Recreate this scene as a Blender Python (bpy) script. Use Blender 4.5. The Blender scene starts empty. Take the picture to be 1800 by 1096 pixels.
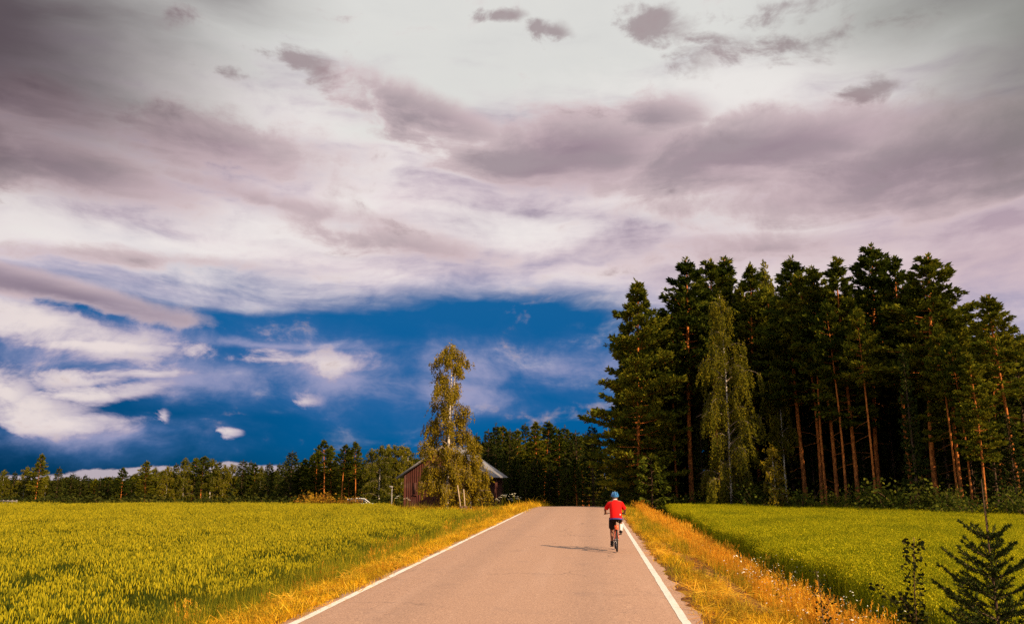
import bpy, math, random
import numpy as np
from mathutils import Vector, Matrix, Euler, noise as mnoise

R = math.radians
rng = np.random.default_rng(7)
random.seed(7)
scene = bpy.context.scene
C = scene.collection

# ---------------------------------------------------------------- camera
CAM = (0.0, 0.0, 1.96)
FPX, CX, CY = 1400.0, 900.0, 548.0           # 28 mm lens on a 36 mm sensor
PITCH, YAW = math.atan((840 - 548) / FPX), math.atan(140 / FPX)   # tilted up, turned left of the road
cam_d = bpy.data.cameras.new('camera')
cam_d.lens, cam_d.sensor_width = 28.0, 36.0
cam_d.clip_start, cam_d.clip_end = 0.1, 6000
cam = bpy.data.objects.new('camera', cam_d)
cam.location = CAM
cam.rotation_euler = (math.pi / 2 + PITCH, 0, YAW)
C.objects.link(cam)
scene.camera = cam

def direction(px, py):
    """Unit direction in the world for a point seen at (px, py) in the photograph."""
    x, y = (px - CX) / FPX, -(py - CY) / FPX
    f, u = 1.0, y
    fy = f * math.cos(PITCH) - u * math.sin(PITCH)
    fz = f * math.sin(PITCH) + u * math.cos(PITCH)
    wx = x * math.cos(YAW) - fy * math.sin(YAW)
    wy = x * math.sin(YAW) + fy * math.cos(YAW)
    v = Vector((wx, wy, fz)); v.normalize()
    return v

def ground_xy(px, dist, py=860):
    d = direction(px, py)
    h = math.hypot(d.x, d.y)
    return d.x / h * dist, d.y / h * dist

def height_at(px, py, dist):
    d = direction(px, py)
    return CAM[2] + d.z / math.hypot(d.x, d.y) * dist

# ---------------------------------------------------------------- sun
SUN_EL = R(31)
SUN_AZ = R(125)                               # clockwise from the road's direction: behind and right of the camera
sd = Vector((math.sin(SUN_AZ) * math.cos(SUN_EL), math.cos(SUN_AZ) * math.cos(SUN_EL), math.sin(SUN_EL)))
sun_l = bpy.data.lights.new('sun', 'SUN')
sun_l.energy, sun_l.angle, sun_l.color = 5.0, R(0.5), (1.0, 0.74, 0.47)
sun = bpy.data.objects.new('sun', sun_l)
sun.rotation_euler = sd.to_track_quat('Z', 'Y').to_euler()
sun.location = (30, -40, 60)
C.objects.link(sun)

# ---------------------------------------------------------------- exposure
vs = scene.view_settings
vs.view_transform, vs.look, vs.gamma, vs.use_curve_mapping = 'Standard', 'None', 1.0, False
vs.exposure = 0.5
scene.cycles.max_bounces = 6
scene.cycles.diffuse_bounces = 3
scene.cycles.transparent_max_bounces = 8

# ---------------------------------------------------------------- sky
def srgb(r, g, b):
    return tuple(((c / 255) / 12.92 if c <= 10 else ((c / 255 + 0.055) / 1.055) ** 2.4) for c in (r, g, b)) + (1.0,)

class Net:
    """Tiny helper to write node trees as expressions."""
    def __init__(self, nt): self.nt = nt
    def new(self, t, **kw):
        n = self.nt.nodes.new(t)
        for k, v in kw.items(): setattr(n, k, v)
        return n
    def put(self, sock, v):
        if v is None: return
        if isinstance(v, bpy.types.NodeSocket): self.nt.links.new(v, sock)
        else: sock.default_value = v
    def m(self, op, a, b=None, c=None, clamp=False):
        n = self.new('ShaderNodeMath', operation=op, use_clamp=clamp)
        self.put(n.inputs[0], a); self.put(n.inputs[1], b); self.put(n.inputs[2], c)
        return n.outputs[0]
    def add(self, a, b): return self.m('ADD', a, b)
    def mul(self, a, b): return self.m('MULTIPLY', a, b)
    def mad(self, a, b, c): return self.m('MULTIPLY_ADD', a, b, c)
    def mx(self, a, b): return self.m('MAXIMUM', a, b)
    def step(self, v, lo, hi, a=0.0, b=1.0):
        n = self.new('ShaderNodeMapRange', interpolation_type='SMOOTHSTEP')
        self.put(n.inputs['Value'], v)
        for k, x in (('From Min', lo), ('From Max', hi), ('To Min', a), ('To Max', b)): self.put(n.inputs[k], x)
        return n.outputs[0]
    def lin(self, v, lo, hi, a=0.0, b=1.0):
        n = self.new('ShaderNodeMapRange')
        self.put(n.inputs['Value'], v)
        for k, x in (('From Min', lo), ('From Max', hi), ('To Min', a), ('To Max', b)): self.put(n.inputs[k], x)
        return n.outputs[0]
    def noise(self, vec, scale, detail=3, rough=0.5, color=False, dist=0.0, dims='3D'):
        n = self.new('ShaderNodeTexNoise', noise_dimensions=dims)
        self.put(n.inputs['Vector'], vec)
        for k, x in (('Scale', scale), ('Detail', detail), ('Roughness', rough), ('Distortion', dist)): self.put(n.inputs[k], x)
        return n.outputs['Color'] if color else n.outputs['Fac']
    def mix(self, f, a, b, blend='MIX'):
        n = self.new('ShaderNodeMix', data_type='RGBA', blend_type=blend)
        self.put(n.inputs[0], f); self.put(n.inputs[6], a); self.put(n.inputs[7], b)
        return n.outputs[2]
    def mapping(self, vec, loc=(0, 0, 0), rot=(0, 0, 0), sc=(1, 1, 1), kind='POINT'):
        n = self.new('ShaderNodeMapping', vector_type=kind)
        self.put(n.inputs['Vector'], vec)
        n.inputs['Location'].default_value, n.inputs['Rotation'].default_value, n.inputs['Scale'].default_value = loc, rot, sc
        return n.outputs[0]
    def sep(self, v):
        n = self.new('ShaderNodeSeparateXYZ'); self.put(n.inputs[0], v); return n.outputs
    def comb(self, x, y, z=0.0):
        n = self.new('ShaderNodeCombineXYZ')
        for i, v in enumerate((x, y, z)): self.put(n.inputs[i], v)
        return n.outputs[0]
    def vec(self, op, a, b, c=None):
        n = self.new('ShaderNodeVectorMath', operation=op)
        self.put(n.inputs[0], a); self.put(n.inputs[1], b); self.put(n.inputs[2], c); return n.outputs[0]
    def ramp(self, f, stops, interp='LINEAR'):
        n = self.new('ShaderNodeValToRGB'); self.put(n.inputs[0], f)
        cr = n.color_ramp; cr.interpolation = interp
        while len(cr.elements) < len(stops): cr.elements.new(0.5)
        for e, (p, c) in zip(cr.elements, stops): e.position = p; e.color = c
        return n.outputs[0]

def build_world():
    w = bpy.data.worlds.new('World'); scene.world = w; w.use_nodes = True
    w.cycles.sampling_method = 'MANUAL'; w.cycles.sample_map_resolution = 256
    nt = w.node_tree; nt.nodes.clear(); N = Net(nt)
    sky = N.new('ShaderNodeTexSky', sky_type='NISHITA', sun_disc=False, sun_elevation=SUN_EL, sun_rotation=SUN_AZ,
                altitude=100, air_density=1.0, dust_density=0.3, ozone_density=3.0)
    d = N.new('ShaderNodeTexCoord').outputs['Generated']
    x, y, z = N.sep(d)[:3]
    az = N.m('ARCTAN2', x, y); el = N.m('ARCSINE', z)
    uv = N.comb(az, el)
    # domain warps: a broad one and a fine one, stretched along the horizon
    wb = N.noise(N.vec('MULTIPLY_ADD', uv, (1, 2.2, 0), (3.1, 1.7, 0)), 4.0, 3, 0.5, color=True, dims='2D')
    P = N.vec('MULTIPLY_ADD', wb, (0.10, 0.046, 0), N.vec('ADD', uv, (-0.05, -0.023, 0)))
    fine = N.noise(N.vec('MULTIPLY_ADD', P, (1, 1.7, 0), (0.3, 0, 0)), 11.0, 6, 0.62, dims='2D')          # billow
    streak = N.noise(N.mapping(P, sc=(1, 4.6, 1), rot=(0, 0, R(7))), 5.2, 5, 0.54, dims='2D')   # drawn-out layers
    F = lambda px, py: (math.atan2(direction(px, py).x, direction(px, py).y), math.asin(direction(px, py).z))
    fz = N.add(fine, -0.5); sz = N.add(streak, -0.5)
    # the same coordinates torn by the billow noise, for ragged clouds
    Q = N.vec('MULTIPLY_ADD', N.comb(fz, sz), (0.08, 0.03, 0), uv)
    turned = {}
    def rotated(src, key, deg):
        if abs(deg) < 1: return src
        if (key, deg) not in turned:
            turned[key, deg] = N.mapping(src, rot=(0, 0, -R(deg)))
        return turned[key, deg]
    def blob(px, py, rx, ry, rot=0, src='P'):
        a, e = F(px, py)
        rot = round(rot / 8) * 8
        c, s = math.cos(-R(rot)), math.sin(-R(rot))
        a, e = a * c - e * s, a * s + e * c
        sx, sy = FPX / rx, FPX / ry
        v = N.vec('MULTIPLY_ADD', rotated({'P': P, 'uv': uv, 'Q': Q}[src], src, rot), (sx, sy, 0), (-a * sx, -e * sy, 0))
        g = N.new('ShaderNodeTexGradient', gradient_type='SPHERICAL'); N.put(g.inputs[0], v)
        return g.outputs['Fac']
    def blobs(lst, src='P'):
        o = None
        for b in lst:
            g = blob(*b[:5], src=src)
            if len(b) > 5: g = N.mul(g, b[5])
            o = g if o is None else N.mx(o, g)
        return o
    # clear air low under the storm: the physical sky, deep and blue
    air = N.mix(1.0, N.mix(1.0, sky.outputs[0], (0.1, 0.1, 0.1, 1), 'MULTIPLY'), (0.010, 0.30, 0.62, 1), 'MULTIPLY')
    nv = N.lin(el, -0.02, 0.22)
    air2 = N.ramp(nv, [(0.0, srgb(0, 62, 112)), (0.25, srgb(0, 84, 146)), (0.6, srgb(6, 90, 150)), (1.0, srgb(24, 98, 154))])
    col = N.mix(0.85, air, air2)
    col = N.mix(N.mul(blob(-200, 850, 760, 300), 0.9), col, srgb(0, 30, 60))
    # lavender low cloud, soft
    low = blobs([(600, 655, 400, 120, -8), (330, 655, 360, 90, 0), (170, 770, 340, 70, 0, 0.85), (1010, 640, 330, 90, 0, 0.9), (480, 600, 560, 34, 0, 0.9),
                 (150, 600, 460, 90, 0, 0.95), (780, 690, 260, 80, 0, 0.9), (820, 640, 280, 100, 0, .95), (1800, 640, 620, 230, 0, 1.0)])
    lowm = N.step(N.add(low, N.mad(fz, 0.8, N.mul(sz, 0.5))), 0.08, 0.86)
    lowc = N.mix(N.step(N.add(low, N.mul(fz, 1.0)), 0.35, 1.0), srgb(62, 108, 166), srgb(160, 160, 194))
    col = N.mix(N.mul(lowm, 0.90), col, lowc)
    # pale cumulus heads and thin streaks
    cu = blobs([(40, 716, 190, 52, -8), (10, 690, 75, 62, 0), (180, 692, 160, 36, 8), (50, 568, 330, 66, -8), (170, 612, 220, 22, 0), (470, 625, 330, 26, 0, .75),
                (110, 740, 200, 30, 0, .9), (412, 768, 30, 15, 0, .72), (285, 738, 24, 20, 0, .66), (540, 703, 60, 24, 0, .6), (600, 640, 240, 50, -8, .6), (220, 655, 280, 24, 8, .8)], src='Q')
    cum = N.step(N.mad(fz, 1.5, cu), 0.26, 0.58)
    cuc = N.mix(N.step(N.mad(fz, 1.5, cu), 0.28, 0.95), srgb(166, 156, 184), srgb(238, 224, 220))
    col = N.mix(N.mul(cum, 0.92), col, cuc)
    # the far clear strip under the cloud bank
    strip_el = N.add(N.mad(fine, 0.020, 0.0), N.mad(N.m('ABSOLUTE', N.add(az, F(420, 820)[0] * -1)), -0.060, 0.0080))
    col = N.mix(N.mul(N.step(N.m('SUBTRACT', strip_el, el), -0.0015, 0.0015), 0.9), col, srgb(192, 178, 186))
    # overcast sheet above, dissolving downwards into lavender and blue
    edge = N.mad(sz, 0.11, N.mad(fz, 0.05, el))
    e0 = F(600, 545)[1]
    hump = blobs([(900, 555, 400, 75, 0), (600, 575, 380, 40, 0), (350, 575, 330, 40, 0, .8)], src='P')
    down = N.step(az, F(1020, 600)[0], F(1300, 600)[0])
    ev = N.mad(down, 0.05, N.mad(hump, -0.10, edge))
    sheet = N.step(ev, e0 - 0.055, e0 + 0.050)
    tone = N.mad(sz, 1.5, N.mad(fz, 0.8, 0.52))
    shc = N.ramp(tone, [(0.0, srgb(160, 146, 164)), (0.3, srgb(200, 185, 195)), (0.62, srgb(228, 214, 217)), (1.0, srgb(243, 236, 233))])
    high = N.step(N.mad(sz, 0.2, el), F(900, 330)[1], F(900, 110)[1])
    shc = N.mix(N.mul(high, 0.92), shc, srgb(219, 220, 216))
    shc = N.mix(N.mul(blob(1900, 470, 900, 240), 0.65), shc, srgb(206, 178, 184))
    shc = N.mix(N.mul(N.step(ev, e0 + 0.075, e0 + 0.01), 0.5), shc, srgb(176, 170, 198))
    col = N.mix(sheet, col, shc)
    # lit gaps
    lit = blobs([(1230, 378, 330, 50, -8), (480, 250, 300, 60, -24), (840, 270, 170, 80, 0), (240, 425, 440, 70, -8), (1300, 160, 460, 100, 0, .8), (430, 190, 360, 80, -16, .9), (900, 400, 300, 60, 0, .9), (140, 400, 300, 56, 0, 1.0), (520, 400, 420, 60, 0, .9), (620, 300, 300, 60, 0, .8)])
    col = N.mix(N.mul(N.step(N.mad(sz, 0.9, N.mad(fz, .6, lit)), 0.05, 0.85), 0.7), col, srgb(240, 235, 232))
    # mauve bands
    mv = blobs([(1010, 268, 330, 100, 0, 1.1), (1330, 266, 480, 92, 0, 1.1), (1700, 280, 560, 120, 0, 1.1), (1150, 205, 150, 60, 0, .9), (400, 262, 330, 84, 0, .82), (100, 285, 360, 74, -8, .85),
                (760, 205, 310, 60, -16, .85), (1500, 340, 640, 64, 0, .7), (440, 345, 520, 44, -8, .55), (720, 430, 300, 46, -8, .6), (60, 500, 360, 30, -8, .95),
                (250, 455, 400, 30, 0, .5), (1350, 430, 440, 50, 0, .5), (40, 190, 260, 80, 0, .7), (930, 292, 240, 60, 0, 1.2)], src='Q')
    mvm = N.step(N.mad(sz, 0.55, N.mad(fz, 1.0, mv)), 0.10, 0.50)
    mvc = N.mix(N.step(N.mad(fz, 0.7, N.add(mv, N.mul(sz, 0.9))), 0.25, 1.0), srgb(205, 182, 186), srgb(138, 117, 130))
    col = N.mix(N.mul(mvm, 0.80), col, mvc)
    # torn dark scraps high up
    sc_ = blobs([(535, 112, 110, 46, -16), (420, 134, 130, 28, 0, .8), (1165, 45, 105, 52, -8), (1250, 65, 130, 36, -16, .85), (1205, 112, 95, 46, 0, .9), (980, 62, 80, 38, -24), (1040, 95, 60, 20, 0, .8),
                 (1380, 14, 200, 36, 0), (1400, 90, 150, 50, 0, .72), (1545, 158, 120, 36, -8, .95), (888, 22, 80, 20, 0)], src='Q')
    scm = N.step(N.mad(fz, 2.4, sc_), 0.30, 1.0)
    col = N.mix(N.mul(scm, 0.74), col, srgb(146, 126, 131))
    # heavy cloud overhead at the left, corner vignette painted grey into the sky at the right
    tl = blobs([(-90, 20, 600, 320, 0), (-160, 170, 300, 160, -8), (250, -110, 400, 150, -8, .9)])
    col = N.mix(N.mul(N.step(N.mad(sz, 0.3, tl), 0.0, 0.9), 0.94), col, srgb(76, 62, 72))
    tr = blobs([(1900, 40, 400, 300, 0), (1900, -100, 560, 240, 0)])
    col = N.mix(N.mul(N.step(N.mad(fz, 0.2, tr), 0.0, 0.85), 0.8), col, srgb(112, 112, 108))
    bg = N.new('ShaderNodeBackground'); N.put(bg.inputs[0], col); bg.inputs[1].default_value = 0.707      # the physical sky itself enters at 0.1 above
    out = N.new('ShaderNodeOutputWorld'); nt.links.new(bg.outputs[0], out.inputs[0])
build_world()

# ================================================================ helpers
class MB:
    """Collects faces of ONE part and links them as one mesh object."""
    def __init__(self): self.v, self.f, self.t, self.n = [], [], [], 0
    def _push(self, V, faces, tint):
        V = np.asarray(V, float).reshape(-1, 3)
        self.v.append(V)
        self.f.append(np.asarray(faces, int) + self.n)
        self.t.append(np.broadcast_to(np.asarray(tint, float), (len(V),)).copy())
        self.n += len(V)
    def polys(self, V, k, tint=0.5):
        """V holds consecutive k-gons; tint per polygon or single."""
        V = np.asarray(V, float).reshape(-1, 3); m = len(V) // k
        t = np.asarray(tint, float)
        if t.ndim: t = np.repeat(t, k)
        self._push(V, np.arange(m * k).reshape(m, k), t)
    def mesh(self, V, F, tint=0.5): self._push(V, F, tint)
    def tube(self, path, rad, sides=5, tint=0.5, cap=True):
        path = np.asarray(path, float); n = len(path)
        rad = np.broadcast_to(np.asarray(rad, float), (n,))
        tan = np.gradient(path, axis=0); tan /= np.linalg.norm(tan, axis=1)[:, None] + 1e-9
        ref = np.array([0.31, 0.17, 0.93]) if abs(tan[0] @ np.array([0.31, 0.17, 0.93])) < 0.9 else np.array([1.0, 0.2, 0])
        a = np.cross(tan, ref); a /= np.linalg.norm(a, axis=1)[:, None] + 1e-9
        b = np.cross(tan, a)
        th = np.linspace(0, 2 * np.pi, sides, endpoint=False)
        V = path[:, None] + rad[:, None, None] * (np.cos(th)[None, :, None] * a[:, None] + np.sin(th)[None, :, None] * b[:, None])
        i = np.arange(n - 1)[:, None] * sides; j = np.arange(sides)[None]; jn = (j + 1) % sides
        F = np.stack([i + j, i + jn, i + sides + jn, i + sides + j], -1).reshape(-1, 4)
        t = np.asarray(tint, float)
        t = np.repeat(t, sides) if t.ndim else t
        self._push(V.reshape(-1, 3), F, t)
        if cap:
            base = self.n - n * sides
            for s in (np.arange(sides)[::-1] + base, np.arange(sides) + base + (n - 1) * sides):
                self.f.append(s.reshape(1, -1))
    def box(self, lo, hi, tint=0.5):
        (x0, y0, z0), (x1, y1, z1) = lo, hi
        V = [(x0, y0, z0), (x1, y0, z0), (x1, y1, z0), (x0, y1, z0), (x0, y0, z1), (x1, y0, z1), (x1, y1, z1), (x0, y1, z1)]
        self._push(V, [(0, 3, 2, 1), (4, 5, 6, 7), (0, 1, 5, 4), (1, 2, 6, 5), (2, 3, 7, 6), (3, 0, 4, 7)], tint)
    def loft(self, rings, tint=0.5, cap=True):
        """rings: list of equal-length point lists joined into a skin."""
        s = len(rings[0]); n = len(rings)
        V = np.array(rings, float).reshape(-1, 3)
        i = np.arange(n - 1)[:, None] * s; j = np.arange(s)[None]; jn = (j + 1) % s
        F = np.stack([i + j, i + jn, i + s + jn, i + s + j], -1).reshape(-1, 4)
        self._push(V, F, tint)
        if cap:
            base = self.n - n * s
            self.f.append((np.arange(s)[::-1] + base).reshape(1, -1)); self.f.append((np.arange(s) + base + (n - 1) * s).reshape(1, -1))
    def data(self, name, mat, smooth=False):
        me = bpy.data.meshes.new(name)
        V = np.concatenate(self.v); T = np.concatenate(self.t)
        tot = [np.full(len(f), f.shape[1]) for f in self.f]
        loops = np.concatenate([f.ravel() for f in self.f]); tot = np.concatenate(tot)
        me.vertices.add(len(V)); me.vertices.foreach_set('co', V.ravel())
        me.loops.add(len(loops)); me.loops.foreach_set('vertex_index', loops)
        me.polygons.add(len(tot))
        me.polygons.foreach_set('loop_start', np.concatenate([[0], np.cumsum(tot)[:-1]]))
        me.polygons.foreach_set('loop_total', tot)
        if smooth: me.polygons.foreach_set('use_smooth', np.ones(len(tot), bool))
        at = me.attributes.new('tint', 'FLOAT', 'POINT'); at.data.foreach_set('value', T)
        me.update(); me.validate()
        me.materials.append(mat)
        return me
    def build(self, name, mat, parent=None, smooth=False):
        return link(name, self.data(name, mat, smooth), parent)

def link(name, data, parent=None):
    o = bpy.data.objects.new(name, data); C.objects.link(o)
    if parent is not None: o.parent = parent
    return o
def empty(name, loc=(0, 0, 0), rz=0.0):
    o = link(name, None); o.location = loc; o.rotation_euler = (0, 0, rz); o.empty_display_size = 0.2
    return o
def tag(o, label=None, cat=None, group=None, kind=None):
    for k, v in (('label', label), ('category', cat), ('group', group), ('kind', kind)):
        if v: o[k] = v
    return o
def unit(v):
    v = np.asarray(v, float); return v / (np.linalg.norm(v, axis=-1, keepdims=True) + 1e-9)

# ---------------------------------------------------------------- materials
def material(name):
    m = bpy.data.materials.new(name); m.use_nodes = True
    nt = m.node_tree; nt.nodes.clear(); N = Net(nt)
    return m, N
def finish(N, shader):
    o = N.new('ShaderNodeOutputMaterial'); N.nt.links.new(shader, o.inputs[0])
def principled(N, col, rough=0.7, spec=0.3, metal=0.0, bump=None, bstr=0.3, bdist=0.02):
    p = N.new('ShaderNodeBsdfPrincipled')
    N.put(p.inputs['Base Color'], col); N.put(p.inputs['Roughness'], rough)
    p.inputs['Specular IOR Level'].default_value = spec; p.inputs['Metallic'].default_value = metal
    if bump is not None:
        b = N.new('ShaderNodeBump'); N.put(b.inputs['Height'], bump)
        b.inputs['Strength'].default_value = bstr; b.inputs['Distance'].default_value = bdist
        N.nt.links.new(b.outputs[0], p.inputs['Normal'])
    return p.outputs[0]
def tint(N):
    return N.new('ShaderNodeAttribute', attribute_name='tint').outputs['Fac']
def rnd(N):
    return N.new('ShaderNodeObjectInfo').outputs['Random']
def objco(N):
    return N.new('ShaderNodeTexCoord').outputs['Object']
def worldco(N):
    return N.new('ShaderNodeNewGeometry').outputs['Position']

def leaf_mat(name, stops, trans=0.25, var=0.35, gloss=0.0, patch=None):
    """Foliage: colour runs along the stops with each leaf's own tint and each plant's own chance."""
    m, N = material(name)
    f = N.mad(N.add(rnd(N), -0.5), var, tint(N))
    col = N.ramp(f, [(p, c + (1,)) for p, c in stops])
    if patch:                       # growth varies over the ground: stands of another colour, metres across
        stops2, scale, lo, hi, amt = patch
        n = N.noise(worldco(N), scale, 3, 0.6)
        col = N.mix(N.mul(N.step(n, lo, hi), amt), col, N.ramp(f, [(p, c + (1,)) for p, c in stops2]))
    d = N.new('ShaderNodeBsdfDiffuse'); N.put(d.inputs[0], col)
    t = N.new('ShaderNodeBsdfTranslucent'); N.put(t.inputs[0], col)
    mx = N.new('ShaderNodeMixShader'); mx.inputs[0].default_value = trans
    N.nt.links.new(d.outputs[0], mx.inputs[1]); N.nt.links.new(t.outputs[0], mx.inputs[2])
    sh = mx.outputs[0]
    if gloss:
        g = N.new('ShaderNodeBsdfGlossy'); g.inputs['Roughness'].default_value = 0.45; g.inputs[0].default_value = (1, 1, 1, 1)
        m2 = N.new('ShaderNodeMixShader'); m2.inputs[0].default_value = gloss
        N.nt.links.new(sh, m2.inputs[1]); N.nt.links.new(g.outputs[0], m2.inputs[2]); sh = m2.outputs[0]
    finish(N, sh)
    return m
def plain_mat(name, col, rough=0.6, spec=0.3, metal=0.0, var=0.12, scale=18.0):
    m, N = material(name)
    n = N.noise(objco(N), scale, 4)
    c = N.mix(N.lin(n, 0.3, 0.7), tuple(x * (1 - var) for x in col) + (1,), tuple(min(1, x * (1 + var)) for x in col) + (1,))
    finish(N, principled(N, c, N.lin(n, 0.3, 0.7, rough - 0.06, rough + 0.08), spec, metal))
    return m

M = {}
M['pine_needles'] = leaf_mat('pine_needles', [(0, (0.024, 0.038, 0.006)), (0.5, (0.090, 0.104, 0.010)), (1, (0.23, 0.20, 0.014))], 0.22, 0.5)
M['spruce_needles'] = leaf_mat('spruce_needles', [(0, (0.016, 0.026, 0.006)), (0.5, (0.042, 0.052, 0.009)), (1, (0.095, 0.095, 0.012))], 0.15, 0.5)
M['birch_leaves'] = leaf_mat('birch_leaves', [(0, (0.075, 0.070, 0.008)), (0.5, (0.20, 0.152, 0.011)), (1, (0.42, 0.275, 0.016))], 0.3, 0.35)
M['weeping_leaves'] = leaf_mat('weeping_leaves', [(0, (0.055, 0.062, 0.007)), (0.5, (0.135, 0.125, 0.010)), (1, (0.30, 0.225, 0.014))], 0.3, 0.35)
M['bush_leaves'] = leaf_mat('bush_leaves', [(0, (0.028, 0.042, 0.007)), (0.5, (0.068, 0.082, 0.011)), (1, (0.16, 0.15, 0.016))], 0.3, 0.3)
M['amber_leaves'] = leaf_mat('amber_leaves', [(0, (0.10, 0.05, 0.008)), (0.5, (0.28, 0.13, 0.014)), (1, (0.45, 0.28, 0.02))], 0.3, 0.3)
M['sapling_leaves'] = leaf_mat('sapling_leaves', [(0, (0.010, 0.014, 0.006)), (0.5, (0.028, 0.030, 0.009)), (1, (0.06, 0.05, 0.012))], 0.15, 0.2)
M['young_needles'] = leaf_mat('young_needles', [(0, (0.014, 0.024, 0.007)), (0.5, (0.036, 0.050, 0.011)), (1, (0.09, 0.10, 0.016))], 0.12, 0.2)
M['wheat'] = leaf_mat('wheat', [(0, (0.040, 0.070, 0.012)), (0.40, (0.12, 0.13, 0.012)), (0.68, (0.345, 0.295, 0.012)), (1, (0.56, 0.445, 0.018))], 0.25, 0.3, patch=([(0, (0.03, 0.055, 0.012)), (0.40, (0.09, 0.105, 0.012)), (0.68, (0.22, 0.20, 0.014)), (1, (0.40, 0.30, 0.02))], 0.28, 0.48, 0.68, 0.5))
M['oats'] = leaf_mat('oats', [(0, (0.075, 0.115, 0.005)), (0.5, (0.28, 0.275, 0.007)), (1, (0.60, 0.49, 0.014))], 0.3, 0.3, patch=([(0, (0.06, 0.09, 0.006)), (0.5, (0.16, 0.18, 0.007)), (1, (0.36, 0.32, 0.012))], 0.35, 0.48, 0.66, 0.8))
M['dry_grass'] = leaf_mat('dry_grass', [(0, (0.36, 0.12, 0.012)), (0.45, (0.80, 0.33, 0.018)), (1, (0.94, 0.58, 0.06))], 0.35, 0.5, patch=([(0, (0.14, 0.06, 0.012)), (0.45, (0.36, 0.17, 0.018)), (1, (0.55, 0.36, 0.04))], 0.8, 0.46, 0.62, 0.7))
M['mown_grass'] = leaf_mat('mown_grass', [(0, (0.30, 0.20, 0.008)), (0.35, (0.66, 0.38, 0.012)), (0.75, (0.92, 0.48, 0.015)), (1, (0.92, 0.62, 0.05))], 0.3, 0.6, patch=([(0, (0.12, 0.07, 0.012)), (0.4, (0.26, 0.19, 0.016)), (0.8, (0.50, 0.24, 0.02)), (1, (0.55, 0.40, 0.03))], 1.1, 0.44, 0.57, 0.85))
M['green_grass'] = leaf_mat('green_grass', [(0, (0.07, 0.095, 0.008)), (0.5, (0.24, 0.23, 0.014)), (1, (0.55, 0.38, 0.02))], 0.35, 0.5)
M['flowers'] = leaf_mat('flowers', [(0, (0.10, 0.11, 0.012)), (0.5, (0.22, 0.2, 0.02)), (0.7, (0.8, 0.72, 0.5)), (1, (0.9, 0.85, 0.7))], 0.2, 0.0)

def bark_pine():
    m, N = material('pine_bark')
    co = objco(N)
    n = N.noise(N.mapping(co, sc=(1, 1, 0.35)), 9.0, 4)
    low = N.mix(N.lin(n, 0.35, 0.65), (0.09, 0.034, 0.014, 1), (0.36, 0.135, 0.04, 1))
    top = N.mix(N.lin(n, 0.35, 0.65), (0.32, 0.085, 0.016, 1), (0.72, 0.24, 0.05, 1))
    c = N.mix(N.step(N.mad(N.add(n, -0.5), 0.35, tint(N)), 0.02, 0.36), low, top)
    finish(N, principled(N, c, 0.85, 0.1, bump=n, bstr=0.6, bdist=0.03)); return m
def bark_birch():
    m, N = material('birch_bark')
    co = objco(N)
    n = N.noise(N.mapping(co, sc=(1.0, 1.0, 7)), 2.4, 4, 0.6)
    low = N.mul(N.step(tint(N), 0.16, 0.0), 0.24)
    c = N.mix(N.step(N.add(n, low), 0.52, 0.60), (0.62, 0.55, 0.46, 1), (0.05, 0.04, 0.03, 1))
    finish(N, principled(N, c, 0.65, 0.2, bump=n, bstr=0.3)); return m
M['pine_bark'] = bark_pine()
M['birch_bark'] = bark_birch()
M['shaded_bush_leaves'] = leaf_mat('shaded_bush_leaves', [(0, (0.014, 0.020, 0.005)), (0.5, (0.036, 0.042, 0.008)), (1, (0.085, 0.08, 0.012))], 0.2, 0.4)  # darkened copy of the bush leaves: undergrowth shade put into the colour
M['birch_limb'] = plain_mat('birch_limb', (0.30, 0.22, 0.16), .8, .15, 0, .5, 4)
M['dark_bark'] = plain_mat('dark_bark', (0.11, 0.065, 0.04), 0.9, 0.1, 0, 0.4, 12)
M['twig'] = plain_mat('twig', (0.16, 0.09, 0.05), 0.9, 0.1, 0, 0.3, 12)

# ================================================================ ground
def smooth(t): t = np.clip(t, 0, 1); return t * t * (3 - 2 * t)
def road_mid(y):
    """Centre of the road; past the brow it swings right."""
    t = np.maximum(0, np.asarray(y, float) - 62)
    return -1.44 + 0.0028 * t * t
XPROF = np.array([-400, -30, -7.0, -6.2, -5.2, -4.4, 1.6, 2.3, 2.9, 3.7, 4.5, 5.1, 30, 400])
ZPROF = np.array([-1.5, -0.55, -0.5, -0.45, -0.16, -0.01, -0.01, -0.05, -0.16, -0.66, -0.62, -0.48, -0.45, -0.8])
def H(x, y):
    x = np.asarray(x, float); y = np.asarray(y, float)
    xs = x - (road_mid(np.minimum(y, 160)) + 1.36)
    z = np.interp(xs, XPROF, ZPROF)
    rough = 0.5 + 0.5 * np.sin(x * 0.9 + np.sin(y * 0.37) * 2) * np.sin(y * 0.53 + x * 0.21)
    off = smooth((np.abs(xs + 1.4) - 3.0) / 0.8)
    z = z + 0.05 * rough * off - 0.02 * off
    z = z - 0.06 * np.exp(-((xs - 2.5 - 0.035 * (24 - y)) / .26) ** 2) * ((y < 24) & (y > 4))      # rut pressed into the right verge
    return z - 5.0 * smooth((y - 50) / 110)

def grid_mesh(xs, ys, dz=0.0, warp=None):
    X, Y = np.meshgrid(xs, ys)
    if warp is not None: X = X + warp(Y)
    Z = H(X, Y) + dz
    V = np.stack([X, Y, Z], -1).reshape(-1, 3)
    w = len(xs); i = np.arange(len(ys) - 1)[:, None] * w; j = np.arange(w - 1)[None]
    F = np.stack([i + j, i + j + 1, i + w + j + 1, i + w + j], -1).reshape(-1, 4)
    return V, F

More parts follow.
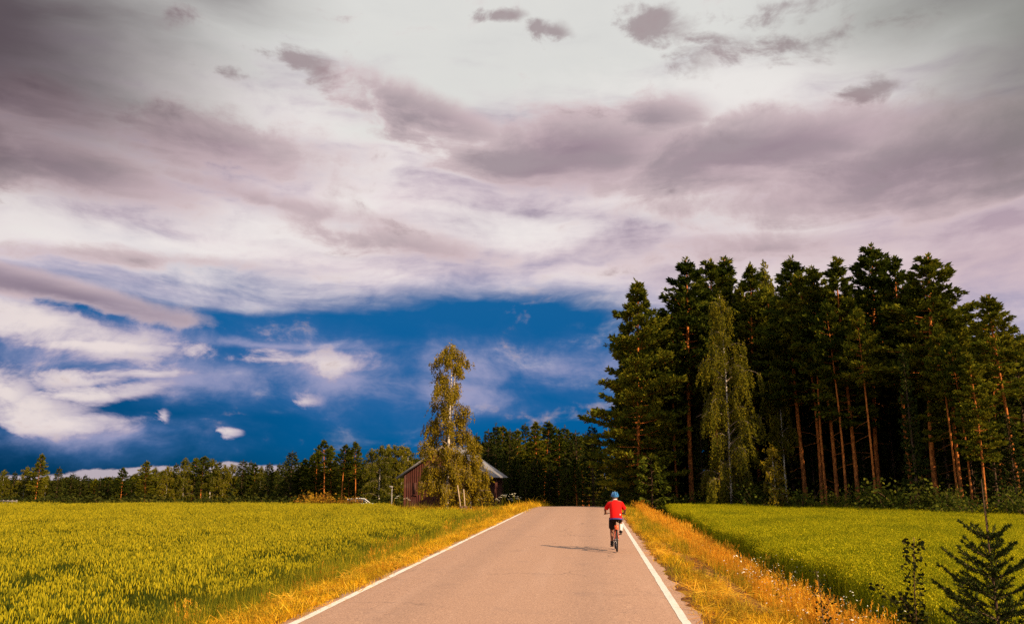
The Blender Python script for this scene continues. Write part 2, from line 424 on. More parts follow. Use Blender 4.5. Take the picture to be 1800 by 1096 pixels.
def ground_material():
    m, N = material('verge_soil')
    p = worldco(N)
    a = N.noise(p, 1.3, 5, 0.6); b = N.noise(p, 14.0, 4, 0.6); c = N.noise(p, 0.05, 2)
    soil = N.mix(N.lin(b, 0.3, 0.7), (0.075, 0.030, 0.012, 1), (0.21, 0.085, 0.028, 1))
    straw = N.mix(N.lin(b, 0.3, 0.7), (0.30, 0.16, 0.02, 1), (0.55, 0.31, 0.03, 1))
    col = N.mix(N.step(a, 0.52, 0.68), soil, straw)
    x = N.sep(p)[0]
    infield = N.mx(N.step(x, -6.2, -6.9), N.step(x, 4.4, 5.0))
    col = N.mix(infield, col, N.mix(c, (0.05, 0.055, 0.012, 1), (0.10, 0.095, 0.018, 1)))
    finish(N, principled(N, col, 0.95, 0.05, bump=b, bstr=0.6, bdist=0.04)); return m
gx = np.concatenate([[-3000, -1500, -800, -400, -200, -120, -80, -50, -35, -25, -18, -13], np.arange(-10, 8.01, 0.35), [10, 13, 18, 25, 35, 50, 80, 120, 200, 400, 800, 1500, 3000]])
gy = np.concatenate([[-400, -150, -60, -25], np.arange(-10, 80, 0.8), np.arange(80, 170, 3), [180, 200, 240, 300, 400, 600, 1000, 1800, 3200]])
b = MB(); b.mesh(*grid_mesh(gx, gy))
tag(b.build('ground', ground_material(), smooth=True), 'earth and stubble under the crops and verges', None, None, 'structure')

# ---------------------------------------------------------------- road
def asphalt():
    m, N = material('old_asphalt')
    p = worldco(N)
    g = N.noise(p, 95.0, 3, 0.7); a = N.noise(p, 1.1, 5, 0.6); s = N.noise(N.mapping(p, sc=(2.2, 0.10, 1)), 1.0, 4, 0.55)
    col = N.mix(N.lin(g, 0.30, 0.70), (0.235, 0.134, 0.092, 1), (0.57, 0.345, 0.232, 1))
    col = N.mix(N.mul(N.step(a, 0.55, 0.75), 0.35), col, (0.26, 0.165, 0.13, 1))
    col = N.mix(N.mul(N.step(s, 0.50, 0.72), 0.12), col, (0.60, 0.41, 0.32, 1))
    g2 = N.noise(p, 38.0, 2, 0.6)
    col = N.mix(N.mul(N.step(g2, 0.50, 0.66), 0.55), col, (0.14, 0.088, 0.068, 1))
    g3 = N.noise(p, 17.0, 3, 0.7)
    col = N.mix(N.mul(N.step(g3, 0.56, 0.68), 0.5), col, (0.62, 0.40, 0.275, 1))
    wt = N.add(N.step(N.m('ABSOLUTE', N.add(N.m('ABSOLUTE', N.add(N.sep(p)[0], 1.44)), -1.35)), 0.55, 0.10), 0)
    col = N.mix(N.mul(wt, N.mul(a, 0.35)), col, (0.20, 0.128, 0.10, 1))
    v = N.new('ShaderNodeTexVoronoi', feature='DISTANCE_TO_EDGE'); v.inputs['Scale'].default_value = 0.33
    N.put(v.inputs['Vector'], N.vec('ADD', p, N.vec('MULTIPLY', N.noise(p, 0.9, 4, 0.6, color=True), (1.6, 1.6, 0))))
    crack = N.mul(N.step(v.outputs['Distance'], 0.009, 0.003), N.step(N.noise(p, 0.22, 2), 0.50, 0.60))
    col = N.mix(N.mul(crack, 0.55), col, (0.07, 0.05, 0.045, 1))
    finish(N, principled(N, col, 0.85, 0.25, bump=g, bstr=0.35, bdist=0.006)); return m
def line_paint():
    m, N = material('edge_line_paint')
    p = worldco(N)
    n = N.noise(p, 28.0, 4, 0.65); n2 = N.noise(p, 2.5, 3)
    wear = N.step(N.mad(N.add(n2, -0.5), 0.45, n), 0.60, 0.67)
    col = N.mix(wear, N.mix(N.lin(n, 0.3, 0.7), (0.60, 0.55, 0.48, 1), (0.80, 0.76, 0.68, 1)), (0.32, 0.22, 0.19, 1))
    finish(N, principled(N, col, 0.6, 0.3)); return m
ry = np.concatenate([np.arange(-12, 30, 0.25), np.arange(30, 95, 1.0), np.arange(95, 180, 3)])
rx = np.array([-2.93, -2.7, -1.3, 0, 1.3, 2.7, 2.93])
V, F = grid_mesh(rx, ry, 0.0, road_mid)
V[:, 2] = np.interp(V[:, 1], ry, H(road_mid(ry), ry)) + 0.035
col_ = np.tile(np.arange(len(rx)), len(ry))
V[:, 2] += np.array([-0.03, 0, 0.02, 0.03, 0.02, 0, -0.03])[col_]
jit = rng.normal(0, 0.035, len(ry)); jit2 = rng.normal(0, 0.05, len(ry))
V[col_ == 0, 0] += jit; V[col_ == 6, 0] += jit2
b = MB(); b.mesh(V, F)
road = tag(b.build('road', asphalt(), smooth=True), 'pale reddish asphalt country road running over a brow', None, None, 'structure')
for off in (-2.66, 2.66):
    xs = np.array([off - 0.06, off + 0.06])
    V2, F2 = grid_mesh(xs, ry, 0.0, road_mid)
    V2[:, 2] = np.interp(V2[:, 1], ry, H(road_mid(ry), ry)) + 0.035 + 0.0055
    V2[:, 0] += np.repeat(rng.normal(0, 0.004, len(ry)), 2)
    b = MB(); b.mesh(V2, F2); b.build('edge_line', M.setdefault('edge_line', line_paint()), road)

# ================================================================ scattered crops and grasses (stuff)
def clump(kind, seed):
    """One small clump of stems about 0.35 m wide."""
    g = np.random.default_rng(seed); b = MB()
    def blade(p, h, w, lean, az, t, seg=3, curl=0.6):
        d = np.array([math.cos(az), math.sin(az), 0]); s = np.array([-d[1], d[0], 0]) * w / 2
        pts = []
        for k in range(seg + 1):
            f = k / seg
            c = np.array(p) + d * lean * (f ** (1 + curl)) + np.array([0, 0, h * (f - 0.25 * lean / max(h, .05) * f * f)])
            pts.append((c, s * (1 - f) + s * 0.08))
        for k in range(seg):
            (c0, s0), (c1, s1) = pts[k], pts[k + 1]
            b.polys([c0 - s0, c0 + s0, c1 + s1, c1 - s1], 4, t)
        return pts[-1][0]
    def spindle(c, d, L, r, t, sides=4):
        d = unit(d); a = unit(np.cross(d, [0.3, 0.8, 0.2])); e = np.cross(d, a)
        rings = []
        for f, rr in ((0, 0.35), (0.25, 1.0), (0.7, 0.85), (1, 0.1)):
            rings.append([np.array(c) + d * L * f + (a * math.cos(q) + e * math.sin(q)) * r * rr for q in np.arange(sides) * 2 * math.pi / sides])
        b.loft(rings, t, cap=False)
    n = {'wheat': 21, 'oats': 34, 'dry': 16, 'mown': 30, 'green': 24, 'daisy': 6, 'hay': 20, 'weed': 12}[kind]
    for i in range(n):
        x, y = g.uniform(-.19, .19, 2); az = g.uniform(0, 6.28)
        if kind == 'wheat':
            h = g.normal(.62, .05); lean = g.uniform(0, .06)
            top = blade((x, y, 0), h, .006, lean, az, g.uniform(.15, .35), 2)
            spindle(top, (math.cos(az) * .25, math.sin(az) * .25, 1), g.uniform(.065, .092), g.uniform(.0080, .0112), np.clip(g.normal(.72, .16), .35, 1))
            if i % 2 == 0: blade((x, y, h * .45), h * .42, .014, g.uniform(.06, .16), g.uniform(0, 6.28), g.uniform(0, .35), 3)
        elif kind == 'oats':
            h = g.uniform(.58, .74)
            top = blade((x, y, 0), h, g.uniform(.006, .010), g.uniform(.02, .10), az, np.clip(g.normal(.3, .2), 0, 1), 2)
            if i % 3 == 0: blade((x, y, h * .4), h * .5, .013, g.uniform(.06, .16), g.uniform(0, 6.28), np.clip(g.normal(.25, .2), 0, 1), 2)
            t = np.clip(g.normal(.62, .22), 0, 1)
            for k in range(5):
                q = g.normal(0, 1, 3); c = top + unit(q) * .035 - np.array([0, 0, k * .022]); dd = np.array([q[0] * .012, q[1] * .012, -.028]); s = unit(np.cross(dd, g.normal(0, 1, 3))) * .008
                b.polys([c, c + dd * .5 + s, c + dd, c + dd * .5 - s], 4, t)
        elif kind == 'dry':
            h = g.uniform(.45, .85); top = blade((x, y, 0), h, .007, g.uniform(.02, .14), az, g.uniform(.3, .8), 3)
            t = g.uniform(.1, .9)
            for k in range(6):
                q = g.normal(0, 1, 3); q[2] = abs(q[2]) + .6
                c = top - np.array([0, 0, k * .018]); dd = unit(q) * g.uniform(.03, .055); s = unit(np.cross(dd, [1, .4, .2])) * .006
                b.polys([c - s, c + s, c + dd], 3, t)
        elif kind == 'mown':
            blade((x, y, 0), g.uniform(.04, .15), g.uniform(.006, .010), g.uniform(.04, .16), az, np.clip(g.normal(.5, .28), 0, 1), 2)
        elif kind == 'hay':
            a2 = az; L = g.uniform(.12, .3); d = np.array([math.cos(a2), math.sin(a2), g.uniform(-.05, .18)]) * L; s = np.array([-math.sin(a2), math.cos(a2), 0]) * .004
            c = np.array([x, y, g.uniform(.03, .09)]); b.polys([c - s, c + s, c + d + s, c + d - s], 4, g.uniform(.3, 1))
        elif kind == 'green':
            blade((x, y, 0), g.uniform(.18, .48), g.uniform(.007, .013), g.uniform(.05, .2), az, np.clip(g.normal(.45, .25), 0, 1), 3)
        elif kind == 'weed':
            h = g.uniform(.25, .6); top = blade((x, y, 0), h, .008, g.uniform(0, .1), az, .2, 2)
            for k in range(9):
                c = np.array([x, y, 0]) + (top - np.array([x, y, 0])) * g.uniform(.25, 1); a2 = g.uniform(0, 6.28)
                d = np.array([math.cos(a2), math.sin(a2), g.uniform(-.3, .5)]) * g.uniform(.04, .09); s = np.array([-math.sin(a2), math.cos(a2), 0]) * g.uniform(.012, .022)
                b.polys([c, c + d * .5 + s, c + d, c + d * .5 - s], 4, np.clip(g.normal(.35, .25), 0, 1))
        elif kind == 'daisy':
            h = g.uniform(.30, .62); top = blade((x, y, 0), h, .006, g.uniform(0, .1), az, .3, 2)
            if g.random() < .75:
                r = g.uniform(.009, .017); q = np.arange(7) * 2 * math.pi / 7; tx, ty = g.normal(0, .35, 2)
                ring = np.stack([np.cos(q) * r, np.sin(q) * r, np.cos(q) * r * tx + np.sin(q) * r * ty], -1) + top
                b.mesh(np.vstack([ring, top + [0, 0, .006]]), [(k, (k + 1) % 7, 7) for k in range(7)], .95)
            for k in range(3):
                c = np.array([x, y, h * g.uniform(.2, .8)]); a2 = g.uniform(0, 6.28); d = np.array([math.cos(a2), math.sin(a2), .4]) * .06; s = np.array([-math.sin(a2), math.cos(a2), 0]) * .008
                b.polys([c, c + d * .5 + s, c + d, c + d * .5 - s], 4, g.uniform(0, .4))
    return b

def sources(name, kind, mat, count=5):
    col = bpy.data.collections.new(name)
    for i in range(count):
        o = bpy.data.objects.new(name, clump(kind, 100 + i * 7 + len(kind) * 31).data(name, mat)); col.objects.link(o)
    return col
def scatter(name, col, pts, scl, label, tilt=0.12, ncol=5):
    """Instances of the clumps of `col` on a cloud of points: one object, kind stuff."""
    n = len(pts); g = np.random.default_rng(n)
    me = bpy.data.meshes.new(name); me.vertices.add(n); me.vertices.foreach_set('co', np.asarray(pts, float).ravel())
    a = me.attributes.new('rot', 'FLOAT_VECTOR', 'POINT'); a.data.foreach_set('vector', np.stack([g.normal(0, tilt, n), g.normal(0, tilt, n), g.uniform(0, 6.28, n)], -1).ravel())
    a = me.attributes.new('scl', 'FLOAT', 'POINT'); a.data.foreach_set('value', np.asarray(scl, float))
    a = me.attributes.new('idx', 'INT', 'POINT'); a.data.foreach_set('value', g.integers(0, ncol, n).astype(np.int32))
    me.update()
    o = link(name, me)
    ng = bpy.data.node_groups.new(name, 'GeometryNodeTree')
    ng.interface.new_socket('Geometry', in_out='INPUT', socket_type='NodeSocketGeometry')
    ng.interface.new_socket('Geometry', in_out='OUTPUT', socket_type='NodeSocketGeometry')
    gi, go = ng.nodes.new('NodeGroupInput'), ng.nodes.new('NodeGroupOutput')
    ip = ng.nodes.new('GeometryNodeInstanceOnPoints'); ci = ng.nodes.new('GeometryNodeCollectionInfo')
    ci.inputs['Collection'].default_value = col; ci.inputs['Separate Children'].default_value = True; ci.inputs['Reset Children'].default_value = True
    def attr(nm, t):
        k = ng.nodes.new('GeometryNodeInputNamedAttribute'); k.data_type = t; k.inputs['Name'].default_value = nm; return k.outputs[0]
    L = ng.links.new
    L(gi.outputs[0], ip.inputs['Points']); L(ci.outputs[0], ip.inputs['Instance']); ip.inputs['Pick Instance'].default_value = True
    L(attr('idx', 'INT'), ip.inputs['Instance Index']); L(attr('rot', 'FLOAT_VECTOR'), ip.inputs['Rotation']); L(attr('scl', 'FLOAT'), ip.inputs['Scale'])
    L(ip.outputs[0], go.inputs[0])
    md = o.modifiers.new('scatter', 'NODES'); md.node_group = ng
    tag(o, label, None, None, 'stuff')
    return o

def field_points(x0, x1, y0, y1, step, keep, jitter=0.5, seed=1):
    """Jittered grid of points on the ground; keep(x, y) -> chance or mask."""
    g = np.random.default_rng(seed)
    X, Y = np.meshgrid(np.arange(x0, x1, step), np.arange(y0, y1, step))
    X = X.ravel() + g.uniform(-jitter, jitter, X.size) * step; Y = Y.ravel() + g.uniform(-jitter, jitter, Y.size) * step
    k = g.random(X.size) < keep(X, Y)
    X, Y = X[k], Y[k]
    return np.stack([X, Y, H(X, Y)], -1)
def wave(x, y, s, seed=0):
    """Cheap smooth noise in 0..1 for patchiness."""
    r = np.random.default_rng(seed); v = 0
    for k in range(5):
        a = r.uniform(0, 6.28); f = s * r.uniform(.6, 1.7); v = v + np.sin((x * math.cos(a) + y * math.sin(a)) * f + r.uniform(0, 6.28))
    return np.clip(0.5 + v / 6, 0, 1)
def in_view(x, y, pad=1.5):
    return (x > -0.80 * y - pad) & (x < 0.60 * y + pad)

wheat_src = sources('wheat_clump', 'wheat', M['wheat'], 6)
edgeL = lambda y: -6.25 - 0.25 * np.sin(y * 0.35) - 0.12 * np.sin(y * 1.7) - 0.02 * np.maximum(0, y - 20)
pts = field_points(-62, -6, 5, 62, 0.30, lambda x, y: in_view(x, y) * np.clip((edgeL(y) - x) / 0.5 + .45, 0, 1) * (y < 60 + 0 * x) * np.where((y > 47) & (x > -0.35 * y + 5.5), 0, 1) * (0.80 + 0.2 * (wave(x, y, 0.9, 3) > 0.35)), seed=2)
s = 0.92 + 0.2 * wave(pts[:, 0], pts[:, 1], 0.55, 5) + rng.normal(0, 0.045, len(pts)) - 0.22 * (wave(pts[:, 0], pts[:, 1], 1.5, 71) > .78)
s *= 1 - 0.30 * np.clip(1 - (edgeL(pts[:, 1]) - pts[:, 0]) / 0.9, 0, 1)
scatter('wheat_crop', wheat_src, pts, s, 'ripening yellow green wheat filling the field left of the road', 0.07, 6)

oat_src = sources('oat_clump', 'oats', M['oats'], 5)
edgeR = lambda y: 4.75 + 0.12 * np.sin(y * 0.5)
pts = field_points(4, 42, 6, 64, 0.25, lambda x, y: in_view(x, y) * (x > edgeR(y)) * (y < 63 - 0.55 * np.maximum(0, x - 8)), seed=3)
s = 1.0 + 0.2 * wave(pts[:, 0], pts[:, 1], 0.5, 8) + rng.normal(0, 0.03, len(pts))
scatter('oat_crop', oat_src, pts, s, 'smooth green oat crop filling the field right of the road', 0.10)

mown_src = sources('mown_tuft', 'mown', M['mown_grass'], 5)
track = lambda x, y, c, w: np.exp(-((x - c - 0.035 * (24 - y) * (y < 24)) / w) ** 2)
bare = lambda x, y: track(x, y, 2.45, .36) * (y < 24) * (wave(x * .4, y, 0.8, 4) > 0.2) + track(x, y, 2.1, .10) * (wave(x, y, .8, 12) > .5) * (y > 12) + np.exp(-((x - 1.62) / .1) ** 2) * (wave(x, y, 1.4, 13) > .45)
kR = lambda x, y: in_view(x, y) * (x > 1.52 + 0.12 * wave(x, y, 2.0, 6)) * (x < 3.9) * (1 - np.clip(1.7 * bare(x, y), 0, .99)) * (0.62 + 0.38 * (wave(x, y, 1.7, 61) > .42))
kL = lambda x, y: in_view(x, y) * (x < -4.22 - 0.10 * wave(x, y, 2.2, 7)) * (x > -6.3) * np.where(x < -5.6, 0.35, 1.0)
p1 = field_points(1.4, 4.2, 6, 70, 0.115, kR, seed=4); p2 = field_points(-6.6, -4.1, 6, 72, 0.13, kL, seed=5)
p3 = field_points(-32, -4.4, 46, 74, 0.30, lambda x, y: in_view(x, y) * (x > -0.35 * y + 4) * (x < -4.2), seed=15)
pts = np.vstack([p1, p2, p3]); s = 0.7 + 0.6 * wave(pts[:, 0], pts[:, 1], 1.3, 9) + rng.normal(0, .1, len(pts)); s[-len(p3):] *= 2.4
scatter('mown_grass', mown_src, pts, s, 'short sunburnt orange yellow grass along both road verges', 0.3)

hay_src = sources('hay_wisp', 'hay', M['dry_grass'], 4)
p1 = field_points(1.6, 3.4, 6, 60, 0.2, lambda x, y: in_view(x, y) * (0.2 + 0.6 * (wave(x, y, 1.2, 21) > .5)) * (1 - .85 * np.clip(1.4 * bare(x, y), 0, 1)), seed=6); p2 = field_points(-5.5, -4.25, 6, 62, 0.2, lambda x, y: in_view(x, y) * .3, seed=7)
pts = np.vstack([p1, p2]); scatter('cut_hay', hay_src, pts, rng.uniform(.7, 1.2, len(pts)), 'loose cut hay lying on the mown verges', 0.2, 4)

dry_src = sources('dry_grass_clump', 'dry', M['dry_grass'], 6)
kD = lambda x, y: in_view(x, y) * np.clip(1.25 - np.abs(x - 3.42 - .012 * np.maximum(0, 20 - y)) / 0.68, 0, 1) * np.where(y < 9, 0.25, 1) * (0.25 + 0.75 * (wave(x, y, 1.1, 31) > .38)) * (1 - .9 * np.clip(1.4 * bare(x, y), 0, 1))
p1 = field_points(2.5, 4.7, 6, 66, 0.15, kD, seed=8)
p2 = field_points(-32, -4.6, 50, 72, 0.42, lambda x, y: in_view(x, y) * (x > -0.35 * y + 5) * 0.8, seed=9)
p3 = field_points(-6.6, -5.2, 6, 60, 0.4, lambda x, y: in_view(x, y) * .25, seed=10)
pts = np.vstack([p1, p2, p3]); s = rng.uniform(.5, .85, len(pts)) * (.75 + .5 * wave(pts[:, 0], pts[:, 1], .8, 33)); s[len(p1):] *= 0.8
scatter('dry_grass', dry_src, pts, s, 'tall dry orange grass with seed heads standing in the ditch', 0.13, 6)

green_src = sources('green_grass_clump', 'green', M['green_grass'], 5)
kG = lambda x, y: in_view(x, y) * np.clip(1.3 - np.abs(x + 6.05 + 0.005 * y) / 0.95, 0, 1) * (0.55 + .45 * (wave(x, y, 1.0, 51) > .4))
p1 = field_points(-7.6, -4.4, 6, 64, 0.17, lambda x, y: np.maximum(kG(x, y), in_view(x, y) * .30 * (wave(x, y, 1.6, 53) > .5)), seed=11)
p2 = field_points(1.7, 4.9, 6, 60, 0.25, lambda x, y: in_view(x, y) * np.where(x > 4.0, 0.25, 0.45 * (wave(x, y, 1.1, 41) > .5) * (1 - np.clip(1.5 * bare(x, y), 0, 1))), seed=12)
p3 = field_points(-20, -6.0, 44, 60, 0.45, lambda x, y: in_view(x, y) * (x > -0.35 * y + 6) * .7 * (wave(x, y, .5, 43) > .45), seed=13)
p4 = field_points(-90, 60, 60, 150, 1.6, lambda x, y: in_view(x, y, 5) * (np.abs(x - road_mid(y)) > 4), seed=14)
pts = np.vstack([p1, p2, p3, p4]); s = rng.uniform(.65, 1.15, len(pts)); s[-len(p4):] *= 2.2
s[:len(p1)] *= np.interp(-p1[:, 0], [4.4, 5.2, 6.2, 7.4], [.35, .6, 1.25, 1.45])
scatter('green_grass', green_src, pts, s, 'green uncut grass between the mown verge and the wheat', 0.15)

weed_src = sources('weed_clump', 'weed', M['bush_leaves'], 5); daisy_src = sources('daisy_clump', 'daisy', M['flowers'], 5)
pts = field_points(3.0, 5.0, 6, 26, 0.33, lambda x, y: in_view(x, y) * np.clip((17 - y) / 7, 0.05, .95) * (x > 2.9 + (y - 6) * .04), seed=16)
scatter('ditch_weeds', weed_src, pts, rng.uniform(.7, 1.25, len(pts)), 'dark leafy weeds in the ditch near the young spruce', 0.15)
pts = field_points(3.0, 4.7, 7, 30, 0.30, lambda x, y: in_view(x, y) * np.clip((24 - y) / 14, 0, .55), seed=17)
scatter('white_daisies', daisy_src, pts, rng.uniform(.8, 1.25, len(pts)), 'small white daisies scattered among the ditch weeds', 0.12)

# ================================================================ trees
def sprays(b, c, axis, k, length, width, spread, g, base=0.5, tv=0.25):
    """k pointed sprays of needles at every centre."""
    n = len(c)
    d = np.repeat(axis, k, 0) + g.normal(0, spread, (n * k, 3)); d = unit(d)
    s = unit(np.cross(d, g.normal(0, 1, (n * k, 3)))) * (width * g.uniform(.7, 1.3, n * k))[:, None] / 2
    L = (length * g.uniform(.6, 1.25, n * k))[:, None]
    cc = np.repeat(c, k, 0) + g.normal(0, length * .15, (n * k, 3))
    V = np.stack([cc - s * .5, cc + d * L * .55 - s, cc + d * L, cc + d * L * .55 + s], 1)
    t = np.repeat(np.broadcast_to(base, (n,)) + g.normal(0, tv, n), k) + g.normal(0, .08, n * k)
    b.polys(V.reshape(-1, 3), 4, np.clip(t, 0, 1))
def leaves(b, c, d, length, width, g, base=0.5, tv=0.22):
    n = len(c); d = unit(d)
    s = unit(np.cross(d, g.normal(0, 1, (n, 3)))) * (width * g.uniform(.75, 1.25, n))[:, None] / 2
    L = (length * g.uniform(.7, 1.25, n))[:, None]
    V = np.stack([c, c + d * L * .5 + s, c + d * L, c + d * L * .5 - s], 1)
    b.polys(V.reshape(-1, 3), 4, np.clip(base + g.normal(0, tv, n), 0, 1))
def stem(Hh, r, g, bend=0.25, n=12, lean=(0, 0)):
    z = np.linspace(0, 1, n); ph = g.uniform(0, 6.28, 2)
    x = bend * np.sin(z * 3.1 + ph[0]) * z + lean[0] * z; y = bend * np.sin(z * 2.6 + ph[1]) * z + lean[1] * z
    path = np.stack([x, y, z * Hh - 0.25 * (z == 0)], -1)
    rad = r * (1 - z) ** 0.75 + 0.018
    rad[0] *= 1.45; rad[1] *= 1.05
    return path, rad
def on(path, z, Hh):
    q = np.linspace(0, 1, len(path)); return np.stack([np.interp(z, q, path[:, k]) for k in range(3)], -1)

def make_pine(seed, Hh=18.0, cb=0.45, rad=2.2, nb=52, dens=1.0, bend=0.3, lean=(0, 0), dead=5, top=1.0):
    g = np.random.default_rng(seed); tr, br, fo = MB(), MB(), MB()
    path, r = stem(Hh, 0.0062 * Hh, g, bend, 14, lean)
    tr.tube(path, r, 9, np.linspace(0, 1, 14))
    whorls = max(8, nb // 4)
    for i in range(whorls * 4):                    # whorls of four: layered plates with air between
        q = np.clip((i // 4 + g.normal(.5, .14)) / whorls, 0, .995)
        t = cb + (0.985 - cb) * q
        prof = (0.85 + 0.35 * math.sin(q * 2.8)) * (1 - q ** 1.7) + 0.10 * top
        L = rad * prof * g.uniform(.5, 1.15)
        az = i * 1.5708 + (i // 4) * .9 + g.normal(0, .35)
        up = -0.26 + 0.85 * q + g.normal(0, .08)
        o = on(path, t, Hh); d = np.array([math.cos(az), math.sin(az), up])
        f = np.linspace(0, 1, 5)[:, None]
        bp = o + d * L * f + np.array([0, 0, 1]) * (0.20 * L * f ** 2.2)
        br.tube(bp, np.linspace(.010 + .011 * L, .006, 5), 3, 0.5, False)
        # a flat fan of tufts on the outer part of the branch
        nt = int((8 + 13 * L) * dens)
        ff = g.beta(2.0, 1.15, nt) * .86 + .16
        side = np.array([-math.sin(az), math.cos(az), 0])
        c = o + d * L * ff[:, None] + side * (g.normal(0, .20, nt) * L * (1.15 - .5 * ff) + g.normal(0, .06, nt))[:, None]
        c[:, 2] += 0.20 * L * ff ** 2.2 + g.normal(.02, .05, nt)
        ax = unit(np.array([math.cos(az) * .8, math.sin(az) * .8, .45])) + np.zeros((nt, 3))
        sprays(fo, c, ax, 8, 0.30, 0.11, 0.5, g, np.clip(0.46 + g.normal(0, .12), 0, 1), .18)
    # crest
    c = on(path, np.linspace(.95, 1.0, 7), Hh); sprays(fo, c, np.tile([0, 0, 1.0], (7, 1)), 9, .34, .10, .55, g, .55)
    for i in range(dead):
        t = g.uniform(.1, cb); az = g.uniform(0, 6.28); L = g.uniform(.5, 1.6); o = on(path, t, Hh)
        f = np.linspace(0, 1, 4)[:, None]; d = np.array([math.cos(az), math.sin(az), g.uniform(-.35, .1)])
        br.tube(o + d * L * f - np.array([0, 0, .18]) * L * f ** 2 + g.normal(0, .04, (4, 3)) * f, np.linspace(.022, .005, 4), 3, .2, False)
    return [('trunk', tr.data('trunk', M['pine_bark'], True)), ('branches', br.data('branches', M['pine_bark'])), ('crown', fo.data('crown', M['pine_needles']))]

def make_spruce(seed, Hh=14.0, rad=2.0, low=0.04, dens=1.0, power=0.85, mat='spruce_needles'):
    g = np.random.default_rng(seed); tr, br, fo = MB(), MB(), MB()
    path, r = stem(Hh, 0.0105 * Hh, g, 0.06, 10)
    tr.tube(path, r, 8, np.linspace(0, .25, 10))
    z = low
    while z < 0.975:
        k = int(g.integers(5, 8)); a0 = g.uniform(0, 6.28)
        for j in range(k):
            az = a0 + j * 6.28 / k + g.normal(0, .2); L = rad * (1 - z) ** power * g.uniform(.7, 1.15) + .12
            o = on(path, min(.99, z + g.normal(0, .006)), Hh); f = np.linspace(0, 1, 5)
            droop = -0.32 + 0.75 * z
            d = np.array([math.cos(az), math.sin(az), 0])
            bp = o + d * L * f[:, None]; bp[:, 2] += L * (droop * f + 0.24 * f ** 3)
            br.tube(bp, np.linspace(.012 + .010 * L, .005, 5), 3, .1, False)
            nt = max(3, int(L * 9 * dens)); ff = np.sqrt(g.uniform(.02, 1, nt))
            side = np.array([-d[1], d[0], 0]); sw = g.normal(0, .16, nt) * L * (1.2 - ff)
            c = o + d * (L * ff)[:, None] + side * sw[:, None]; c[:, 2] += L * (droop * ff + .24 * ff ** 3) - np.abs(sw) * .25
            ax = d * .8 + side * np.sign(sw)[:, None] * .5 + np.array([0, 0, -.28])
            sprays(fo, c, ax, 5, .30, .115, .32, g, np.clip(.45 + g.normal(0, .1), 0, 1), .16)
        z += (0.36 + .14 * g.random()) / Hh * (1.25 - .55 * z)
    c = on(path, np.linspace(.93, 1.0, 6), Hh); sprays(fo, c, np.tile([0, 0, 1.0], (6, 1)), 5, .26, .07, .4, g, .5)
    return [('trunk', tr.data('trunk', M['dark_bark'], True)), ('branches', br.data('branches', M['twig'])), ('crown', fo.data('crown', M[mat]))]

def make_birch(seed, Hh=11.5, limbs=26, low=0.14, spread=2.2, hang=1.3, per=15, leaf=0.125, fork=True, shape=None, extra=(), vary=(.65, 1.15), fsb=1.25, thick=.0088, clus=0, bend=.16, lmat='birch_leaves'):
    """White stem, rising limbs, hanging curtains of small leaves."""
    g = np.random.default_rng(seed); tr, br, fo = MB(), MB(), MB()
    path, r = stem(Hh, thick * Hh, g, bend, 14)
    tr.tube(path, r, 9, np.linspace(0, 1, 14))
    if fork:
        k = np.arange(4, 12); p2 = path[k] + np.outer(np.linspace(0, 1, 8), [.32, .1, 0.0]) ; tr.tube(p2, np.linspace(r[4] * .6, .02, 8), 7, np.linspace(.3, .9, 8))
    shape = shape or (lambda q: 0.55 + 0.6 * math.sin(min(1, q * 1.25 + .18) * 3.0) if q < .8 else .42 * (1.12 - q) / .32 + .1)
    spec = [(low + (0.97 - low) * ((i + g.uniform(0, 1)) / limbs), i * 2.4 + g.normal(0, .4), None) for i in range(limbs)] + list(extra)
    for t, az, L in spec:
        q = (t - low) / (1 - low)
        L = L or spread * shape(q) * g.uniform(*vary)
        o = on(path, t, Hh); rise = g.uniform(.55, 1.0) * (1.0 if q < .7 else 1.25)
        f = np.linspace(0, 1, 7); d = np.array([math.cos(az), math.sin(az), 0])
        bp = o + d * (L * f)[:, None]; bp[:, 2] += L * (rise * f - .62 * f ** 2.4)
        br.tube(bp, np.linspace(.012 + .012 * L, .005, 7), 4, np.linspace(.6, .4, 7), False)
        ns = int(per * (.5 + .55 * L)); 
        fs = g.beta(fsb, 1.0, ns) * .96 + .04
        if clus: fs = np.clip(np.repeat(g.beta(fsb, 1.0, clus), -(-ns // clus))[:ns] + g.normal(0, .045, ns), .05, 1)
        for fq in fs:
            st = np.array([np.interp(fq, f, bp[:, k]) for k in range(3)]) + g.normal(0, .16, 3)
            hl = hang * g.uniform(.35, 1.1) * (1.0 if q < .75 else .55)
            drift = np.array([d[0] * .22 + g.normal(0, .12), d[1] * .22 + g.normal(0, .12), -1.0]) * hl
            m = int(8 + hl * 18); u = g.uniform(0, 1, m)
            c = st + drift * u[:, None] + g.normal(0, .055, (m, 3))
            dd = np.array([0, 0, -.8]) + g.normal(0, .6, (m, 3))
            leaves(fo, c, dd, leaf, leaf * .72, g, np.clip(.45 + g.normal(0, .14), .05, .95), .14)
            br.polys([st, st + [.006, .004, 0], st + drift * .9], 3, .3)
    for zt in np.linspace(.90, 1.0, 9):
        c = on(path, zt, Hh) + g.normal(0, .13, (26, 3)) * [1, 1, 1.3]; leaves(fo, c, np.array([0, 0, -.6]) + g.normal(0, .6, (26, 3)), leaf, leaf * .72, g, .5, .16)
    return [('trunk', tr.data('trunk', M['birch_bark'], True)), ('branches', br.data('branches', M['birch_limb'])), ('crown', fo.data('crown', M[lmat]))]

